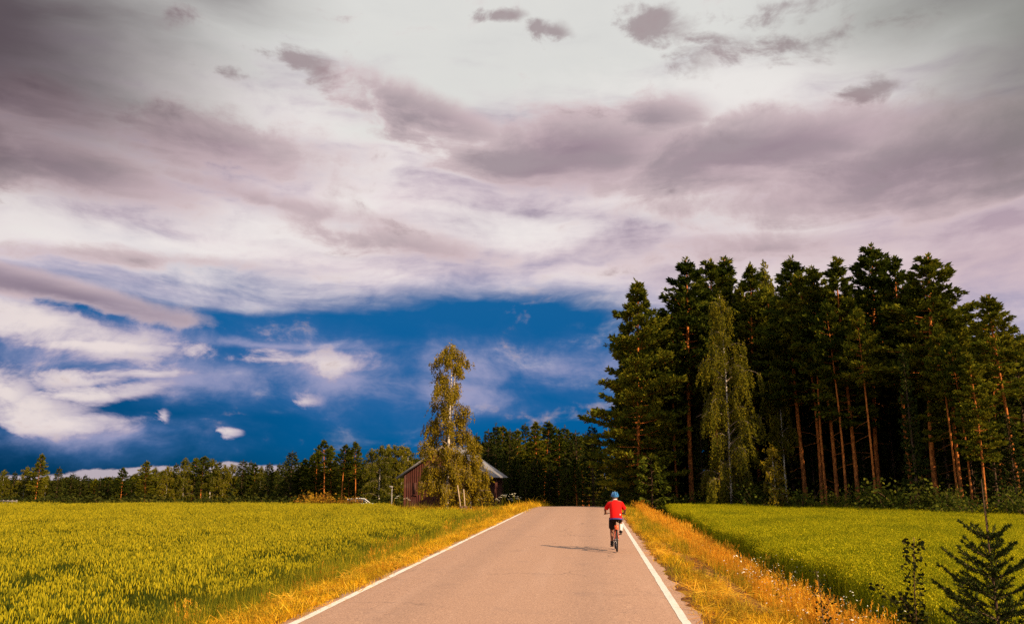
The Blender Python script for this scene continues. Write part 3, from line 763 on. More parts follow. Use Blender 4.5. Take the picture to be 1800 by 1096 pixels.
def make_bush(seed, Hh=1.8, w=1.0, stems=9, n=900, leaf=.11, mat='bush_leaves'):
    g = np.random.default_rng(seed); br, fo = MB(), MB()
    for i in range(stems):
        az = g.uniform(0, 6.28); rr = w * math.sqrt(g.uniform(.02, 1)); h = Hh * g.uniform(.55, 1.0) * (1 - .35 * rr / w)
        f = np.linspace(0, 1, 6); tip = np.array([math.cos(az) * rr, math.sin(az) * rr, h])
        bp = tip * np.stack([f ** 1.2, f ** 1.2, f], -1) + g.normal(0, .03, (6, 3)) * f[:, None]
        bp[0, 2] -= .12
        br.tube(bp, np.linspace(.018, .004, 6), 4, .4, False)
        m = n // stems; ff = g.beta(2.0, 1.2, m)
        c = np.stack([np.interp(ff, f, bp[:, k]) for k in range(3)], -1) + g.normal(0, .15 * w + .03, (m, 3)) * np.array([1, 1, .8])
        c[:, 2] = np.maximum(c[:, 2], .03)
        leaves(fo, c, g.normal(0, 1, (m, 3)) + [0, 0, .3], leaf, leaf * .7, g, np.clip(.45 + g.normal(0, .15), 0, 1), .2)
    return [('stems', br.data('stems', M['twig'])), ('foliage', fo.data('foliage', M[mat]))]

def plant(name, parts, x, y, label, cat, group=None, rz=0.0, sc=(1, 1, 1), sink=0.0, lean=(0, 0)):
    o = empty(name, (x, y, float(H(x, y)) - sink), rz)
    o.rotation_euler = (lean[0], lean[1], rz)
    o.scale = sc
    for nm, me in parts:
        p = link(nm, me, o)
        if nm in ('branches', 'crown', 'stems', 'foliage', 'needles', 'leaves', 'flower_head', 'stem'): p['kind'] = 'stuff'
    return tag(o, label, cat, group)
EXT = {}
def meas(parts):
    k = id(parts)
    if k not in EXT: EXT[k] = max(max(v.co.z for v in me.vertices) for _, me in parts)
    return EXT[k]
def stand(name, parts, px, top, dist, label, cat, group=None, wide=1.0, rz=None):
    """Stands a tree at `dist` metres, tall enough for its tip to be seen at (px, top)."""
    x, y = ground_xy(px, dist)
    h = height_at(px, top, dist) - float(H(x, y))
    k = h / meas(parts)
    return plant(name, parts, x, y, label, cat, group, random.uniform(0, 6.28) if rz is None else rz, (k * wide, k * wide, k))

ORD = ['first', 'second', 'third', 'fourth', 'fifth', 'sixth', 'seventh', 'eighth', 'ninth', 'tenth', 'eleventh', 'twelfth', 'thirteenth', 'fourteenth', 'fifteenth', 'sixteenth', 'seventeenth', 'eighteenth', 'nineteenth', 'twentieth',
       'twenty-first', 'twenty-second', 'twenty-third', 'twenty-fourth', 'twenty-fifth', 'twenty-sixth', 'twenty-seventh', 'twenty-eighth', 'twenty-ninth', 'thirtieth', 'thirty-first', 'thirty-second', 'thirty-third', 'thirty-fourth', 'thirty-fifth', 'thirty-sixth',
       'thirty-seventh', 'thirty-eighth', 'thirty-ninth', 'fortieth', 'forty-first', 'forty-second', 'forty-third', 'forty-fourth', 'forty-fifth', 'forty-sixth', 'forty-seventh', 'forty-eighth', 'forty-ninth', 'fiftieth']

PINES = [make_pine(11, 18, .40, 2.1, 84), make_pine(12, 18, .54, 1.9, 68), make_pine(13, 18, .34, 1.8, 96), make_pine(14, 18, .48, 2.3, 76, bend=.5), make_pine(15, 18, .62, 1.8, 56), make_pine(16, 18, .36, 1.8, 92)]
SPRUCES = [make_spruce(21, 14, 1.9), make_spruce(22, 14, 1.5), make_spruce(23, 14, 2.3, power=.7)]
BIRCHES = [make_birch(31, 12, 30, .24, 1.8, 1.1, 15, .17, False, lmat='weeping_leaves'), make_birch(32, 12, 32, .18, 2.1, 1.1, 15, .17, False, lmat='weeping_leaves'), make_birch(33, 12, 28, .34, 1.6, 1.0, 16, .17, False, lmat='weeping_leaves')]
BUSHES = [make_bush(41), make_bush(42, 1.5, 1.3, 11, 1000), make_bush(43, 2.4, .9, 8, 900)]
SHADE = [make_bush(47, 1.9, 1.1, 9, 900, .15, 'shaded_bush_leaves'), make_bush(48, 1.6, 1.4, 11, 1000, .15, 'shaded_bush_leaves')]
KIND = {'p': ('pine_tree', PINES, 'pine'), 's': ('spruce_tree', SPRUCES, 'spruce'), 'b': ('birch_tree', BIRCHES, 'birch')}

# ---- the tall stand on the right -------------------------------------------------
RIGHT = 'tall trees of the stand right of the road'
big = make_pine(51, 17, .12, 3.2, 140, 1.15, .25, dead=2, top=.6)
o = stand('pine_tree', big, 1125, 487, 61, 'broad dark pine with low wide crown at the road end of the right stand', 'pine tree', RIGHT, 1.12, 1.0)
front = [  # px, top, distance, parts, width, words
    (1216, 448, 63, 0, 1.15, 'orange trunk behind the left of the weeping birch'),
    (1250, 450, 66, 3, 1.0, 'crown just left above the weeping birch tip'),
    (1291, 450, 67, 2, 1.1, 'crown directly above the weeping birch tip'),
    (1337, 457, 64, 5, 1.0, 'thin orange trunk just right of the weeping birch'),
    (1416, 443, 60, 0, 1.05, 'leaning pale orange trunk, left of the bare twin trunks'),
    (1443, 470, 59, 4, 0.9, 'bare straight orange trunk, right one of a twin pair'),
    (1470, 460, 58, 1, 1.0, 'short ragged crown between the twin trunks and the tallest pine'),
    (1507, 447, 57, 2, 1.0, 'layered drooping branches, left of the tallest pine'),
    (1548, 424, 59, 3, 1.05, 'highest tip of the whole right stand'),
    (1603, 445, 57, 1, 0.95, 'narrow pointed tip between the tallest pine and the broad orange one'),
    (1647, 440, 55, 3, 1.25, 'broad spreading crown and bright orange trunk near the right edge'),
    (1690, 520, 54, 5, 1.1, 'lower crown sloping right beneath the broad orange pine'),
    (1730, 610, 50, 5, 1.0, 'small crown behind the young spruce leader'),
    (1762, 548, 55, 2, .9, 'narrow crown left of the last pine at the right edge'),
    (1790, 510, 52, 1, 1.1, 'last pine cut by the right picture edge'),
]
for px, top, dist, k, w, words in front:
    stand('pine_tree', PINES[k], px, top, dist, 'tall pine, ' + words, 'pine tree', RIGHT, w * 1.18)
stand('birch_tree', BIRCHES[0], 1369, 452, 70, 'thin birch crown poking up between two pines in the right stand', 'birch tree', RIGHT, .7)
stand('birch_tree', BIRCHES[2], 1382, 600, 60, 'slim birch with white trunk right of the weeping birch', 'birch tree', RIGHT, .6)
stand('spruce_tree', SPRUCES[1], 1612, 610, 51, 'slim brownish spruce before the pines near the right edge', 'spruce tree', RIGHT, .75)
weep = make_birch(61, 16, 50, .08, 3.2, 1.7, 20, .14, False, vary=(.4, 1.25), fsb=1.35, clus=6, thick=.0062, bend=.3, lmat='weeping_leaves', shape=lambda q: (.95 - .25 * q) if q < .55 else .95 * (1.04 - q) / .6 + .05)
stand('birch_tree', weep, 1285, 508, 56, 'tall weeping birch with hanging yellow green curtains before the right pines', 'birch tree', RIGHT, .82, 2.0)
yspr = make_spruce(62, 4, 1.5, .03, 1.6, .6, 'pine_needles')
stand('spruce_tree', yspr, 1146, 795, 57, 'young sunlit spruce at the foot of the broad pine', 'spruce tree', RIGHT, 1.0)
sapb = make_birch(63, 5, 20, .08, 1.2, .5, 14, .13, False)
stand('birch_tree', sapb, 1362, 775, 54, 'young bushy birch at the field edge right of the weeping birch', 'birch tree', RIGHT, 1.0)
slim = [(1190, 560, 62, 'nearest the broad pine'), (1266, 540, 60, 'just left of the weeping birch trunk'), (1452, 500, 57.5, 'left one of a twin pair'), (1486, 520, 55.5, 'second right of the twin pair'),
        (1538, 530, 54, 'under the tallest pine'), (1682, 560, 51.5, 'left of the two near the right edge'), (1706, 580, 51, 'right of the two near the right edge')]
for px, top, dist, words in slim:
    stand('pine_tree', PINES[4], px, top, dist, 'slim pine with long bare orange trunk, ' + words, 'pine tree', RIGHT, .85)
low = [(1176, 640, 66), (1236, 690, 64), (1395, 655, 63), (1432, 720, 62), (1492, 640, 62), (1522, 700, 60), (1575, 650, 61), (1636, 690, 58), (1668, 640, 57), (1712, 690, 55), (1752, 660, 54), (1785, 720, 51)]
for i, (px, top, dist) in enumerate(low):
    stand('spruce_tree', SPRUCES[i % 3], px, top, dist, f'lower spruce filling between the right pine trunks, {ORD[i]} from the road', 'spruce tree', 'lower spruces between the right pine trunks', .95)
g = np.random.default_rng(77)
k = 0
for px in range(1108, 1900, 17):                    # deep rows behind: dark interior of the stand
    for row in range(3):
        dist = 70 - (px - 1108) * .016 + row * 9 + g.uniform(-2.5, 2.5)
        top = np.interp(px, [1100, 1160, 1200, 1700, 1740, 1800, 1900], [600, 540, 495, 490, 590, 570, 560]) + g.uniform(0, 75)
        kk = 's' if g.random() < .42 else 'p'
        nm, lst, w = KIND[kk]
        stand(nm, lst[int(g.integers(len(lst)))], px + g.uniform(-8, 8), top, dist, f'{w} tree in the dark depth of the right stand', w + ' tree', f'{w}s deep in the right stand', g.uniform(.95, 1.25))
bl = [(1118, 845, 60), (1190, 858, 58), (1246, 850, 57), (1330, 835, 55), (1408, 848, 54), (1480, 850, 53), (1532, 838, 52), (1590, 830, 51), (1646, 836, 50), (1672, 850, 49), (1712, 858, 48), (1762, 850, 48), (1800, 845, 47), (1565, 858, 51), (1440, 868, 54), (1620, 862, 50), (1275, 868, 57)]
for i, (px, top, dist) in enumerate(bl):
    stand('shrub', BUSHES[i % 3], px, top, dist, f'leafy shrub at the foot of the right pines, {ORD[sorted(b[0] for b in bl).index(px)]} from the road', 'shrub', 'shrubs along the oat field edge', 1.25)

# ---- the dark wood straight ahead -----------------------------------------------
MID = 'dark wood beyond the brow of the road'
mid = [(826, 765, 's'), (837, 759, 's'), (858, 752, 's'), (870, 741, 's'), (883, 746, 'p'), (896, 752, 's'), (912, 752, 'p'), (924, 740, 's'), (946, 739, 'p'), (957, 738, 'p'), (968, 747, 's'), (981, 750, 'p'), (994, 744, 's'), (1004, 754, 'p'), (1014, 754, 's'), (1023, 762, 'p'), (1032, 756, 's')]
for i, (px, top, kk) in enumerate(mid):
    nm, lst, w = KIND[kk]
    stand(nm, lst[i % len(lst)], px, top, 112 + 7 * math.sin(i * 2.1), f'dark {w} in the wood beyond the brow, {ORD[i]} tip from the barn', w + ' tree', MID, 1.35 if kk == 's' else 1.5)
stand('spruce_tree', SPRUCES[2], 1043, 744, 96, 'tall pointed spruce left of the gap above the cyclist', 'spruce tree', MID, 1.25)
stand('birch_tree', BIRCHES[1], 1064, 798, 104, 'sunlit yellow birch in the gap above the cyclist', 'birch tree', MID, .9)
stand('spruce_tree', SPRUCES[1], 884, 790, 96, 'smaller spruce beside the barn roof, catching light', 'spruce tree', MID, 1.1)
for px in range(832, 1092, 13):
    for row in range(3):
        kk = 's' if g.random() < .8 else 'p'; nm, lst, w = KIND[kk]
        dist = (102, 126, 140)[row] + g.uniform(-4, 4)
        x, y = ground_xy(px, dist)
        if abs(x - float(road_mid(y))) < 3.6: continue
        if px < 890 and row == 0: continue
        t0 = (800, 766, 764)[row] if px < 1050 else 812
        stand(nm, lst[int(g.integers(len(lst)))], px + g.uniform(-6, 6), t0 + g.uniform(0, 20), dist, f'{w} tree filling the dark wood beyond the brow', w + ' tree', f'{w}s filling the middle wood', 1.5)

# ---- the far tree line on the left ------------------------------------------------
LEFT = 'trees of the far left tree line'
left = [(4, 824, 'b', 150), (23, 827, 's', 150), (42, 817, 'b', 150), (65, 795, 'P', 146), (80, 834, 'b', 150), (100, 818, 's', 148), (116, 838, 's', 170), (126, 830, 's', 185), (134, 834, 's', 185), (147, 832, 's', 185), (164, 838, 's', 190), (175, 836, 's', 190), (185, 835, 's', 190), (196, 835, 's', 190),
        (213, 820, 'p', 160), (238, 828, 'b', 150), (256, 808, 'p', 146), (271, 820, 'b', 150), (292, 816, 'b', 146), (306, 812, 's', 150), (323, 803, 'b', 146), (338, 802, 'p', 150), (354, 799, 'p', 146), (369, 804, 'b', 146), (381, 808, 's', 150), (391, 814, 'b', 146), (405, 812, 'b', 146), (424, 806, 's', 146), (438, 808, 's', 148), (448, 812, 'p', 146),
        (458, 818, 'b', 140), (471, 811, 's', 136), (489, 812, 's', 134), (500, 809, 's', 130), (510, 790, 's', 122), (526, 812, 's', 126), (536, 804, 'p', 122), (546, 794, 'p', 120), (557, 786, 'p', 118), (569, 770, 'P', 114), (582, 781, 'p', 118), (602, 778, 'P', 112), (614, 786, 'p', 116), (625, 774, 'P', 112), (650, 787, 'b', 112), (667, 778, 'b', 106), (680, 780, 'b', 112), (692, 778, 'b', 110), (704, 779, 'b', 110), (716, 782, 'b', 112)]
tall_words = {65: 'lone tall pine standing above the far left tree line', 569: 'tallest pine of the far tree line left of the barn', 602: 'pine with bare orange trunk left of its twin near the barn', 625: 'pine with bare orange trunk above the parked car'}
kind_words = {'p': 'green pine', 's': 'pointed spruce', 'b': 'yellowish birch'}
for i, (px, top, kk, dist) in enumerate(left):
    if kk == 'P':
        stand('pine_tree', PINES[(4, 1, 4)[i % 3] if px != 65 else 0], px, top, dist, tall_words[px], 'pine tree', LEFT, 1.25 if px != 65 else 1.3); continue
    nm, lst, w = KIND[kk]
    stand(nm, lst[int(g.integers(len(lst)))], px, top, dist, f'{kind_words[kk]} in the far left tree line, {ORD[i]} tree from the left edge', w + ' tree', LEFT, g.uniform(1.15, 1.5) * (1.15 if kk != 'b' else .95))
for px in range(-30, 740, 10):
    for row in range(2):
        top = np.interp(px, [0, 100, 210, 260, 450, 520, 720], [838, 838, 838, 828, 828, 820, 803]) + g.uniform(-4, 10)
        dist = np.interp(px, [0, 440, 520, 720], [168, 166, 140, 126]) + row * 9 + g.uniform(-3, 3)
        kk = 's' if g.random() < .7 else 'p'; nm, lst, w = KIND[kk]
        stand(nm, lst[int(g.integers(len(lst)))], px + g.uniform(-5, 5), top, dist, f'{w} tree filling the shade behind the far left tree line', w + ' tree', f'{w}s behind the left tree line', 2.1)
k = 0
for px in range(-8, 720, 19):
    d = np.interp(px, [0, 440, 520, 720], [140, 138, 116, 102])
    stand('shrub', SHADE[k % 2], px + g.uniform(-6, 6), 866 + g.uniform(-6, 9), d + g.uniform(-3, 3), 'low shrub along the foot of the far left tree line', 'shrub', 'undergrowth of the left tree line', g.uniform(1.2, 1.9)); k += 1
gold = make_bush(45, 2.2, 1.4, 12, 900, .20, 'amber_leaves'); rust = make_bush(46, 1.6, 1.8, 12, 900, .18, 'amber_leaves')
stand('shrub', gold, 551, 855, 92, 'bright yellow shrub before the tall pines left of the barn', 'shrub', None, 1.0)
for px, top, w, lab in ((578, 866, 1.5, 'left of the car, next to the yellow shrub'), (604, 863, 1.6, 'below the bare orange pine trunks'), (622, 872, 1.4, 'hiding the left half of the parked car')):
    stand('shrub', rust, px, top, 90, 'low rust coloured shrub ' + lab, 'shrub', 'rust coloured shrubs', w)

# ---- the lone birch before the barn ----------------------------------------------
hero = make_birch(74, 12, 50, .09, 2.2, .95, 30, .12, True, vary=(.5, 1.2), fsb=2.1, clus=5, thick=.0105, bend=.28,
                  shape=lambda q: .88 if q < .3 else (.88 if q < .5 else (.88 - .35 * (q - .5) if q < .80 else .775 * (1.12 - q) / .32)),
                  extra=[(.36, 3.3, 2.1), (.50, 3.4, 1.75), (.2, 3.0, 2.1), (.22, 6.2, 1.9), (.17, 3.5, 2.3), (.24, 2.8, 2.1), (.19, 2.4, 2.0)])
stand('birch_tree', hero, 786, 597, 59, 'tall lone birch with white forked trunk in front of the red barn', 'birch tree', None, .88, 0.0)
side = make_birch(72, 5.5, 26, .2, 1.6, .9, 26, .12, False, vary=(.5, 1.2), fsb=1.5, clus=4)
stand('birch_tree', side, 828, 765, 60.5, 'smaller birch with drooping foliage right of the lone birch', 'birch tree', None, .95, .7)

# ================================================================ barn
def boards():
    m, N = material('red_boards')
    co = objco(N)
    n = N.noise(N.mapping(co, sc=(6, 6, 0.5)), 3.0, 5, 0.6); n2 = N.noise(co, 0.9, 3)
    c = N.mix(N.lin(n, .3, .7), (0.050, 0.016, 0.011, 1), (0.115, 0.036, 0.025, 1))
    c = N.mix(N.mul(N.step(n2, .52, .7), .5), c, (0.14, 0.075, 0.055, 1))
    finish(N, principled(N, c, .85, .15, bump=n, bstr=.4)); return m
def roofing():
    m, N = material('grey_sheet_roof')
    co = objco(N)
    n = N.noise(N.mapping(co, sc=(1, .3, 1)), 2.0, 5, .6)
    c = N.mix(N.lin(n, .3, .7), (0.20, 0.195, 0.21, 1), (0.33, 0.32, 0.33, 1))
    c = N.mix(N.mul(N.step(n, .58, .72), .5), c, (0.26, 0.15, 0.09, 1))
    finish(N, principled(N, c, .5, .4, .35)); return m
M['boards'], M['roofing'] = boards(), roofing()
M['board_dark'] = plain_mat('door_boards', (0.085, 0.035, 0.026), .85, .15, 0, .3, 5)
M['trim'] = plain_mat('barge_board', (0.20, 0.18, 0.17), .7, .2, 0, .15, 5)
M['stone'] = plain_mat('field_stone', (0.24, 0.22, 0.20), .9, .1, 0, .35, 3)
def build_barn():
    bx, by = ground_xy(781, 79)
    W, L, EV, AP = 8.0, 11.5, 3.85, 6.55
    root = empty('barn', (bx, by, float(H(bx, by)) - 0.15), R(-1.5))
    tag(root, 'old red wooden barn with grey sheet roof behind the lone birch', 'barn')
    g = np.random.default_rng(5)
    def wall(p0, p1, top):
        p0, p1 = np.array(p0, float), np.array(p1, float); L_ = np.linalg.norm(p1 - p0); d = (p1 - p0) / L_; nrm = np.array([d[1], -d[0]])
        cols = []; s = 0.0
        while s < L_ - .02:
            w = min(g.uniform(.17, .25), L_ - s); dep = g.uniform(0, .022)
            cols += [(s, dep), (s + w - .012, dep), (s + w - .011, -.02), (s + w, -.02)]; s += w
        b = MB(); V = []
        for s, dep in cols:
            q = p0 + d * s + nrm * dep
            V += [(q[0], q[1], .35 + g.uniform(-.03, .03) * 0), (q[0], q[1], top(s / L_))]
        n = len(cols); F = [(2 * i, 2 * i + 2, 2 * i + 3, 2 * i + 1) for i in range(n - 1)]
        b.mesh(V, F); return b
    gab = lambda f: EV + (AP - EV) * (1 - abs(2 * f - 1)) - .02
    wall((-W / 2, 0), (W / 2, 0), gab).build('front_wall', M['boards'], root)
    wall((W / 2, 0), (W / 2, L), lambda f: EV).build('side_wall', M['boards'], root)
    wall((W / 2, L), (-W / 2, L), gab).build('rear_wall', M['boards'], root)
    wall((-W / 2, L), (-W / 2, 0), lambda f: EV).build('side_wall', M['boards'], root)
    b = MB(); b.box((-W / 2 - .05, -.06, -.6), (W / 2 + .05, L + .06, .36)); b.build('stone_footing', M['stone'], root)
    for s in (-1, 1):                                     # each roof slope a corrugated sheet with thickness
        b = MB(); n = 47; ys = np.linspace(-.55, L + .55, n); up = .035 * (np.arange(n) % 2)
        sl = (AP - EV) / (W / 2); ov = .62
        V = []
        for k, y in enumerate(ys):
            for (x, z) in ((0, AP), (s * (W / 2 + ov), EV - sl * ov)):
                V += [(x, y, z + .10 + up[k]), (x, y, z + .02)]
        V = np.array(V); F = []
        for k in range(n - 1):
            a, c = 4 * k, 4 * k + 4
            F += [(a, a + 2, c + 2, c), (a + 1, c + 1, c + 3, a + 3), (a + 2, a + 3, c + 3, c + 2)]
        F += [(0, 1, 3, 2), (4 * n - 4, 4 * n - 2, 4 * n - 1, 4 * n - 3)]
        b.mesh(V, F); b.build('roof_slope', M['roofing'], root)
        b = MB()
        x1, z1 = s * (W / 2 + ov), EV - sl * ov
        b.loft([[(0, -.58, AP - .16), (0, -.62, AP - .16), (0, -.62, AP + .10), (0, -.58, AP + .10)], [(x1, -.58, z1 - .16), (x1, -.62, z1 - .16), (x1, -.62, z1 + .10), (x1, -.58, z1 + .10)]])
        b.build('barge_board', M['trim'], root)
    b = MB(); b.tube([(0, -.55, AP + .13), (0, L + .55, AP + .13)], .1, 6); b.build('ridge_cap', M['roofing'], root)
    for x0, x1 in ((-.05, 1.35), (1.39, 2.8)):
        b = MB(); b.box((x0, -.09, .3), (x1, -.03, 2.9)); d = b.build('door', M['board_dark'], root)
        b = MB()
        for z in (.7, 2.45): b.box((x0 + .05, -.115, z), (x1 - .05, -.092, z + .16))
        b.build('brace', M['boards'], d)
    b = MB(); b.box((-3.05, -.07, 1.9), (-2.75, -.03, 3.0)); w = b.build('window', M['board_dark'], root)
    b = MB(); b.box((-3.12, -.10, 1.78), (-2.68, -.035, 1.895)); b.build('sill', M['boards'], w)
build_barn()

# ================================================================ parked car
M['car_paint'] = plain_mat('white_car_paint', (0.72, 0.71, 0.68), .25, .5, 0, .03, 4)
M['glass'] = plain_mat('dark_glass', (0.02, 0.025, 0.03), .08, .5, 0, .1, 3)
M['rubber'] = plain_mat('black_rubber', (0.022, 0.021, 0.020), .8, .2, 0, .2, 30)
M['metal'] = plain_mat('grey_metal', (0.42, 0.42, 0.42), .35, .5, .8, .1, 20)
M['lamp'] = plain_mat('lamp_lens', (0.75, 0.73, 0.66), .15, .5, 0, .05, 8)
M['redlamp'] = plain_mat('red_lens', (0.5, 0.03, 0.02), .2, .5, 0, .05, 8)
def build_car():
    x, y = ground_xy(634, 95); root = empty('parked_car', (x, y, float(H(x, y)) + .38), R(16))
    tag(root, 'white parked car half hidden behind rust coloured shrubs', 'car')
    # stations along the length: (x, half width, bottom, belt line)
    st = [(-2.1, .62, .42, .70), (-2.0, .78, .28, .86), (-1.4, .85, .22, .93), (-.4, .87, .20, .95), (.6, .87, .20, .95), (1.35, .86, .22, .92), (1.95, .80, .26, .84), (2.12, .66, .36, .68)]
    b = MB(); b.loft([[(a, -w, lo + .08), (a, -w * .9, lo), (a, w * .9, lo), (a, w, lo + .08), (a, w * 1.0, (lo + hi) / 2 + .06), (a, w * .93, hi), (a, -w * .93, hi), (a, -w, (lo + hi) / 2 + .06)] for a, w, lo, hi in st]); body = b.build('body', M['car_paint'], root, True)
    cab = [(-1.85, .66, .94, .95), (-1.35, .64, .92, 1.42), (-.2, .63, .92, 1.50), (.45, .62, .92, 1.44), (1.15, .66, .92, .95)]
    b = MB(); b.loft([[(a, -.80, lo), (a, .80, lo), (a, w, hi), (a, -w, hi)] for a, w, lo, hi in cab]); b.build('cabin_glass', M['glass'], root)
    b = MB(); b.loft([[(a, -w - .012, hi - .03), (a, w + .012, hi - .03), (a, w - .02, hi + .03), (a, -w + .02, hi + .03)] for a, w, lo, hi in cab[1:4]]); b.build('roof', M['car_paint'], root, True)
    for s in (-1, 1):
        for p, q in (((-1.9, .80, .93), (-1.35, .65, 1.43)), ((-.55, .80, .93), (-.5, .64, 1.48)), ((1.15, .80, .93), (.45, .635, 1.45))):
            b = MB(); b.tube([(p[0], s * (p[1] + .01), p[2]), (q[0], s * (q[1] + .012), q[2])], .04, 4); b.build('pillar', M['car_paint'], root)
        for a in (-1.32, 1.33):
            b = MB(); th = np.linspace(0, 2 * np.pi, 20, endpoint=False)
            rings = [[(a + r * math.cos(t), s * yy, .31 + r * math.sin(t)) for t in th] for r, yy in ((.20, .88), (.28, .895), (.315, .87), (.315, .70), (.2, .68))]
            w = b
            w.loft(rings); wh = w.build('wheel', M['rubber'], root, True)
            b = MB(); b.loft([[(a + r * math.cos(t), s * yy, .31 + r * math.sin(t)) for t in th] for r, yy in ((.195, .885), (.17, .90), (.05, .905))]); b.build('rim', M['metal'], wh)
        b = MB(); b.box((1.98, s * .62 - .14, .62), (2.10, s * .62 + .14, .76)); b.build('headlight', M['lamp'], root)
        b = MB(); b.box((-2.09, s * .62 - .12, .64), (-1.99, s * .62 + .12, .82)); b.build('tail_light', M['redlamp'], root)
        b = MB(); b.loft([[(.62, s * .86, .96), (.78, s * .86, .96), (.78, s * .86, 1.08), (.62, s * .86, 1.08)], [(.64, s * 1.02, .98), (.74, s * 1.02, .98), (.74, s * 1.02, 1.08), (.64, s * 1.02, 1.08)]]); b.build('door_mirror', M['car_paint'], root)
build_car()

# ================================================================ posts and poles by the barn
M['grey_wood'] = plain_mat('weathered_wood', (0.30, 0.27, 0.24), .85, .1, 0, .3, 9)
M['pale_wood'] = plain_mat('pale_peeled_wood', (0.42, 0.31, 0.21), .8, .15, 0, .25, 9)
x, y = ground_xy(689, 66); z = float(H(x, y))
root = tag(empty('post', (x, y, z)), 'grey post with small angled head left of the barn', 'post')
hz = height_at(689, 856, 66) - z
b = MB(); b.tube([(0, 0, -.2), (.0, 0, hz * .5), (0, 0, hz)], [.055, .05, .045], 7); b.build('shaft', M['grey_wood'], root)
b = MB(); b.loft([[(-.20, -.09, hz - .02), (.05, -.09, hz - .05), (.05, .09, hz - .05), (-.20, .09, hz - .02)], [(-.22, -.1, hz + .14), (.07, -.1, hz + .09), (.07, .1, hz + .09), (-.22, .1, hz + .14)]]); b.build('head', M['grey_wood'], root)
for (px, top, lean, lab) in ((809, 852, -.32, 'taller of two pale leaning poles beneath the smaller birch'), (815.5, 859, -.14, 'shorter of two pale leaning poles beneath the smaller birch')):
    d = 57.5; x, y = ground_xy(px + 3, d); z = float(H(x, y)); h = height_at(px, top, d) - z
    root = tag(empty('pole', (x, y, z)), lab, 'pole', 'pale poles by the birch')
    b = MB(); b.tube([(0, 0, -.2), (lean * .5, .03, h * .5), (lean, 0, h)], [.05, .045, .035], 7); b.build('shaft', M['pale_wood'], root, True)
    b = MB(); b.loft([[(-.13 + k, -.13, zz), (.13 + k, -.13, zz), (.13 + k, .13, zz), (-.13 + k, .13, zz)] for k, zz in ((0, -.1), (-.02, .62))]); b.build('dark_sleeve', M['dark_bark'], root)

# low pale rail at the far left
x0, y0 = ground_xy(-6, 128); x1, y1 = ground_xy(36, 128)
root = tag(empty('rail_fence', ((x0 + x1) / 2, (y0 + y1) / 2, float(H((x0 + x1) / 2, y0)))), 'low pale rail fence under the trees at the far left', 'fence')
hh = height_at(15, 879, 128) - root.location.z; hw = math.hypot(x1 - x0, y1 - y0) / 2
b = MB(); b.box((-hw, -.03, hh - .14), (hw, .03, hh)); b.build('rail', M['trim'], root)
for k in np.linspace(-hw + .1, hw - .1, 5):
    b = MB(); b.box((k - .08, .04, -.2), (k + .08, .18, hh + .08)); b.build('post', M['trim'], root)

# white umbel flowers by the barn
def umbel(seed):
    g = np.random.default_rng(seed); st, fl, lf = MB(), MB(), MB()
    st.tube([(0, 0, -.1), (.03, .02, .6), (.02, 0, 1.15)], [.014, .011, .008], 4)
    for k in range(3):
        a = g.uniform(0, 6.28); tip = np.array([math.cos(a) * .2, math.sin(a) * .2, .95 + .1 * k]) if k else np.array([.02, 0, 1.2])
        if k: st.tube([(.03, .02, .6), tip], [.008, .006], 4)
        n = 16; q = g.normal(0, .07, (n, 2)); c = np.column_stack([q, -.3 * (q ** 2).sum(1) * 4]) + tip
        leaves(fl, c, g.normal(0, 1, (n, 3)) * [1, 1, .25], .04, .04, g, .9, .03)
    c = g.normal(0, .14, (30, 3)) + [0, 0, .45]; leaves(lf, c, g.normal(0, 1, (30, 3)), .16, .06, g, .5)
    return [('stem', st.data('stem', M['green_grass'])), ('flower_head', fl.data('flower_head', M['flowers'])), ('foliage', lf.data('foliage', M['bush_leaves']))]
UM = [umbel(3), umbel(4)]
for i, px in enumerate([702, 716, 836, 843, 852, 861, 872, 884, 889, 898, 904, 909, 914]):
    d = 66 + 3 * math.sin(i * 1.7); top = 870 + 5 * math.sin(i * 2.3)
    stand('umbel_plant', UM[i % 2], px, top, d, 'white flowered umbel plant in the tall grass before the barn', 'wildflower', 'umbel plants before the barn', 1.0)

